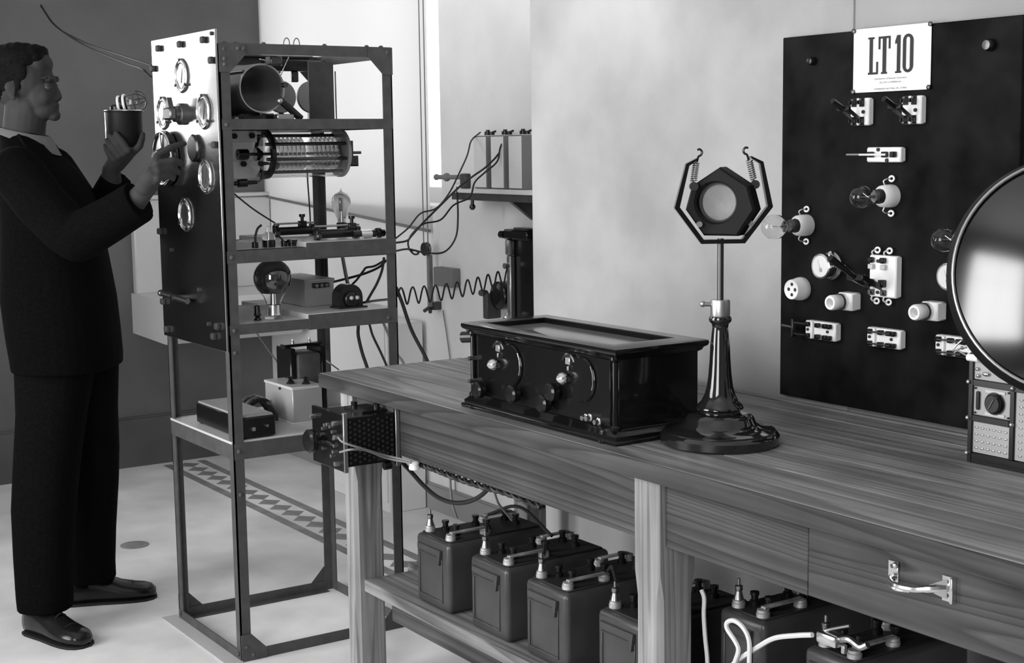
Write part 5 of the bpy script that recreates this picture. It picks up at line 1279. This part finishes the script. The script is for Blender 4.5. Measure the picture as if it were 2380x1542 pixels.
# shirt collar: a tilted band, higher at the back
mb = MB(); n = 36; inn, out = [], []
rings = []
for i in range(n):
    a = 2*PI*i/n; c, s = math.cos(a), math.sin(a)
    f = (c+1)/2                                       # 1 at the throat, 0 at the nape
    zt_, zb_ = 1.478-.030*f, 1.462-.070*f**1.5
    ru, rv = .066+.004*f, .064
    ctr = (-.056, vc)
    fl = .016+.018*f
    rings.append([mp(ctr[0]+ru*c, ctr[1]+rv*s, zt_-.004), mp(ctr[0]+(ru+.002)*c, ctr[1]+(rv+.002)*s, zt_), mp(ctr[0]+(ru+.006)*c, ctr[1]+(rv+.006)*s, zt_-.002),
                  mp(ctr[0]+(ru+fl)*c, ctr[1]+(rv+.016)*s, zb_), mp(ctr[0]+(ru+fl-.004)*c, ctr[1]+(rv+.011)*s, zb_)])
mb.loft(rings, False, True)
part(mb, 'shirt_collar', 'shirt', man, 'pale shirt collar', angle=60)
jk = MB()
def slab(levels, n=36, p=2.3):
    rs = []
    for z, uc, ru, v0, rv in levels:
        r = []
        for i in range(n):
            a = 2*PI*i/n; c, s = math.cos(a), math.sin(a)
            r.append(mp(uc+ru*math.copysign(abs(c)**(2/p), c), v0+rv*math.copysign(abs(s)**(2/p), s), z))
        rs.append(r)
    return rs
jk.loft(slab([(.772, .036, .150, vc, .205), (.80, .036, .152, vc, .207), (.87, .030, .155, vc, .207), (.98, .021, .158, vc, .192), (1.09, .016, .147, vc, .183), (1.20, .010, .134, vc, .188), (1.275, .0, .123, vc, .198), (1.345, -.022, .100, vc, .200), (1.385, -.036, .082, vc, .168), (1.415, -.048, .072, vc, .115), (1.44, -.058, .064, vc, .082), (1.458, -.064, .060, vc, .070)]))
limb(jk, [(-.03, .205, 1.348), (.05, .262, 1.262), (.135, .312, 1.187), (.165, .325, 1.170)], [.074, .074, .070, .068], 18)
limb(jk, [(.165, .325, 1.170), (.20, .335, 1.185), (.27, .352, 1.222)], [.068, .066, .062], 18)
jk.tube([mp(.26, .350, 1.216), mp(.31, .362, 1.244), mp(.352, .373, 1.268)], [.062, .060, .059], 20)
limb(jk, [(-.03, -.105, 1.348), (.02, -.165, 1.25), (.07, -.187, 1.172)], [.072, .066, .060], 18)
limb(jk, [(.07, -.187, 1.172), (.11, -.145, 1.235)], [.060, .055], 18)
jk.tube([mp(.105, -.150, 1.228), mp(.140, -.122, 1.280), mp(.166, -.102, 1.318)], [.055, .051, .048], 20)
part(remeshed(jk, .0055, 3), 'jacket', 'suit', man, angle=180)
# notched lapels and collar of the jacket lying on the chest
for s in (-1, 1):
    part(MB().prism([mp(-.05, vc+s*.085, 1.452), mp(.012, vc+s*.060, 1.420), mp(.045, vc+s*.045, 1.372), mp(.034, vc+s*.105, 1.345), mp(-.01, vc+s*.115, 1.400)], MF*.006+Vector((0, 0, .004))), 'lapel', 'trouser', man)
tr = MB()
def leg_loft(levels): tr.loft(slab(levels, 30, 2.2))
leg_loft([(.082, -.022, .078, .195, .080), (.12, -.022, .080, .195, .082), (.24, -.022, .084, .185, .086), (.376, -.018, .091, .172, .090), (.50, -.008, .094, .155, .094), (.65, .008, .100, .135, .100), (.78, .020, .115, .120, .105), (.90, .025, .12, .105, .105)])
leg_loft([(.078, .022, .080, -.10, .082), (.13, .022, .080, -.10, .082), (.24, .028, .083, -.095, .085), (.40, .043, .088, -.08, .088), (.50, .048, .092, -.07, .092), (.63, .050, .098, -.045, .098), (.78, .050, .115, -.02, .105), (.90, .045, .12, -.005, .105)])
E(tr, (.035, vc, .86), (.125, .17, .12))
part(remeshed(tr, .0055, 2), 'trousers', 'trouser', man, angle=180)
# shoes
def shoe(h, d, L=.275):
    D = (MF*d[0]+MR*d[1]).normalized(); N = D.cross(Vector((0, 0, 1))); H = mp(h[0], h[1], 0)
    prof = [(0, .014, .065), (.006, .027, .09), (.03, .035, .108), (.07, .037, .112), (.105, .039, .102), (.14, .043, .083), (.175, .047, .067), (.21, .048, .058), (.24, .044, .053), (.262, .032, .046), (.274, .013, .032)]
    rings = []
    for s, w, h2 in prof:
        r = []
        for i in range(20):
            a = 2*PI*i/20; c, sn = math.cos(a), math.sin(a)
            z = .006 + (h2-.006)*(.42+.58*sn if sn > 0 else .42*(1+sn))
            k = (abs(c)**-.6 if abs(c) > .05 else 1) if sn < 0 else (1-.28*sn*sn)
            r.append(H + D*(s*L/.275) + N*(w*c*k) + Vector((0, 0, z)))
        rings.append(r)
    sh = part(MB().loft(rings), 'shoe', 'leather', man, 'polished dark leather shoe', angle=60)
    mb = MB(); poly = []
    for s, w, _ in prof: poly.append(H+D*((s-.001 if s < .1 else s+.002)*L/.275)+N*(w+.002)+Vector((0, 0, .0)))
    for s, w, _ in reversed(prof): poly.append(H+D*((s-.001 if s < .1 else s+.002)*L/.275)-N*(w+.002)+Vector((0, 0, .0)))
    part(mb.prism(poly, (0, 0, .0075)), 'sole', 'sole', sh)
    mb = MB()
    for s, hh in ((.118, .098), (.134, .090), (.150, .082)):
        mb.tube(smoothpts([H+D*s+N*.018+Vector((0, 0, hh-.010)), H+D*s+Vector((0, 0, hh-.0005)), H+D*s-N*.018+Vector((0, 0, hh-.010))], 4), .0022, 6)
    part(mb, 'laces', 'sole', sh)
    mb = MB(); P = []
    for k in range(9):
        a = PI*k/8
        P.append(H+D*(.205*L/.275)+N*(.042*math.cos(a))+Vector((0, 0, .018+.041*math.sin(a))))
    part(mb.tube(P, .0018, 6), 'toe_seam', 'sole', sh)
shoe((-.085, .165), (.165, .115), .262)
shoe((-.06, -.082), (.285, -.08), .285)
for p in (((-.03, .185, .06), (-.025, .188, .14)), ((.0, -.10, .06), (.01, -.10, .14))):
    part(limb(MB(), p, [.040, .042], 16, False), 'sock', 'trouser', man)
# the lamp holder in his left hand
t = thing('lamp_holder', 'black cylindrical lamp holder with a caged glass globe, held up in his left hand', 'lamp', tuple(mp(.197, -.1, 1.415)))
part(MB().lathe([(.001, 0), (.052, 0), (.054, .003), (.054, .105), (.056, .106), (.056, .112), (.050, .113), (.001, .113)], mp(.197, -.1, 1.413), (0, 0, 1), 40), 'body', 'mic_black', t)
part(MB().torus(mp(.197, -.1, 1.523), (0, 0, 1), .0565, .0025, 44), 'rim', 'nickel', t)
part(MB().box((-.003, -.002, 1.42), (.003, .004, 1.522), .001, m=Matrix.Translation(mp(.1455, -.086, 0))), 'side_strip', 'nickel', t)
part(MB().lathe([(.022, 0), (.022, .010), (.014, .016), (.001, .017)], mp(.178, -.1, 1.525), (0, 0, 1)), 'cap', 'bakelite', t)
ga = (MF*1.0+Vector((0, 0, .16))).normalized()
g0 = mp(.184, -.098, 1.540)
part(MB().lathe([(.012, -.004), (.023, -.002), (.025, .004), (.025, .024), (.022, .028), (.001, .028)], g0, ga, 28), 'collar', 'bakelite', t)
part(MB().torus(g0+ga*.003, ga, .0245, .0042, 32), 'band', 'porcelain', t, 'white ring')
part(MB().torus(g0+ga*.020, ga, .0265, .0040, 32), 'band', 'porcelain', t, 'white ring')
gc = g0+ga*.050
part(MB().ell(gc, .0325, 28), 'globe', 'lamp_glass', t)
for k in range(6):
    a = 2*PI*k/6+.3; x_, y_, _ = frame(ga); w_ = x_*math.cos(a)+y_*math.sin(a)
    part(MB().tube([gc+(ga*math.sin(b)+w_*math.cos(b))*.0345 for b in [math.radians(-45+15*q) for q in range(10)]], .0014, 6), 'cage_wire', 'dark_metal', t)
part(MB().torus(gc+ga*.004, ga, .0344, .0013, 36, 6), 'cage_wire', 'dark_metal', t)
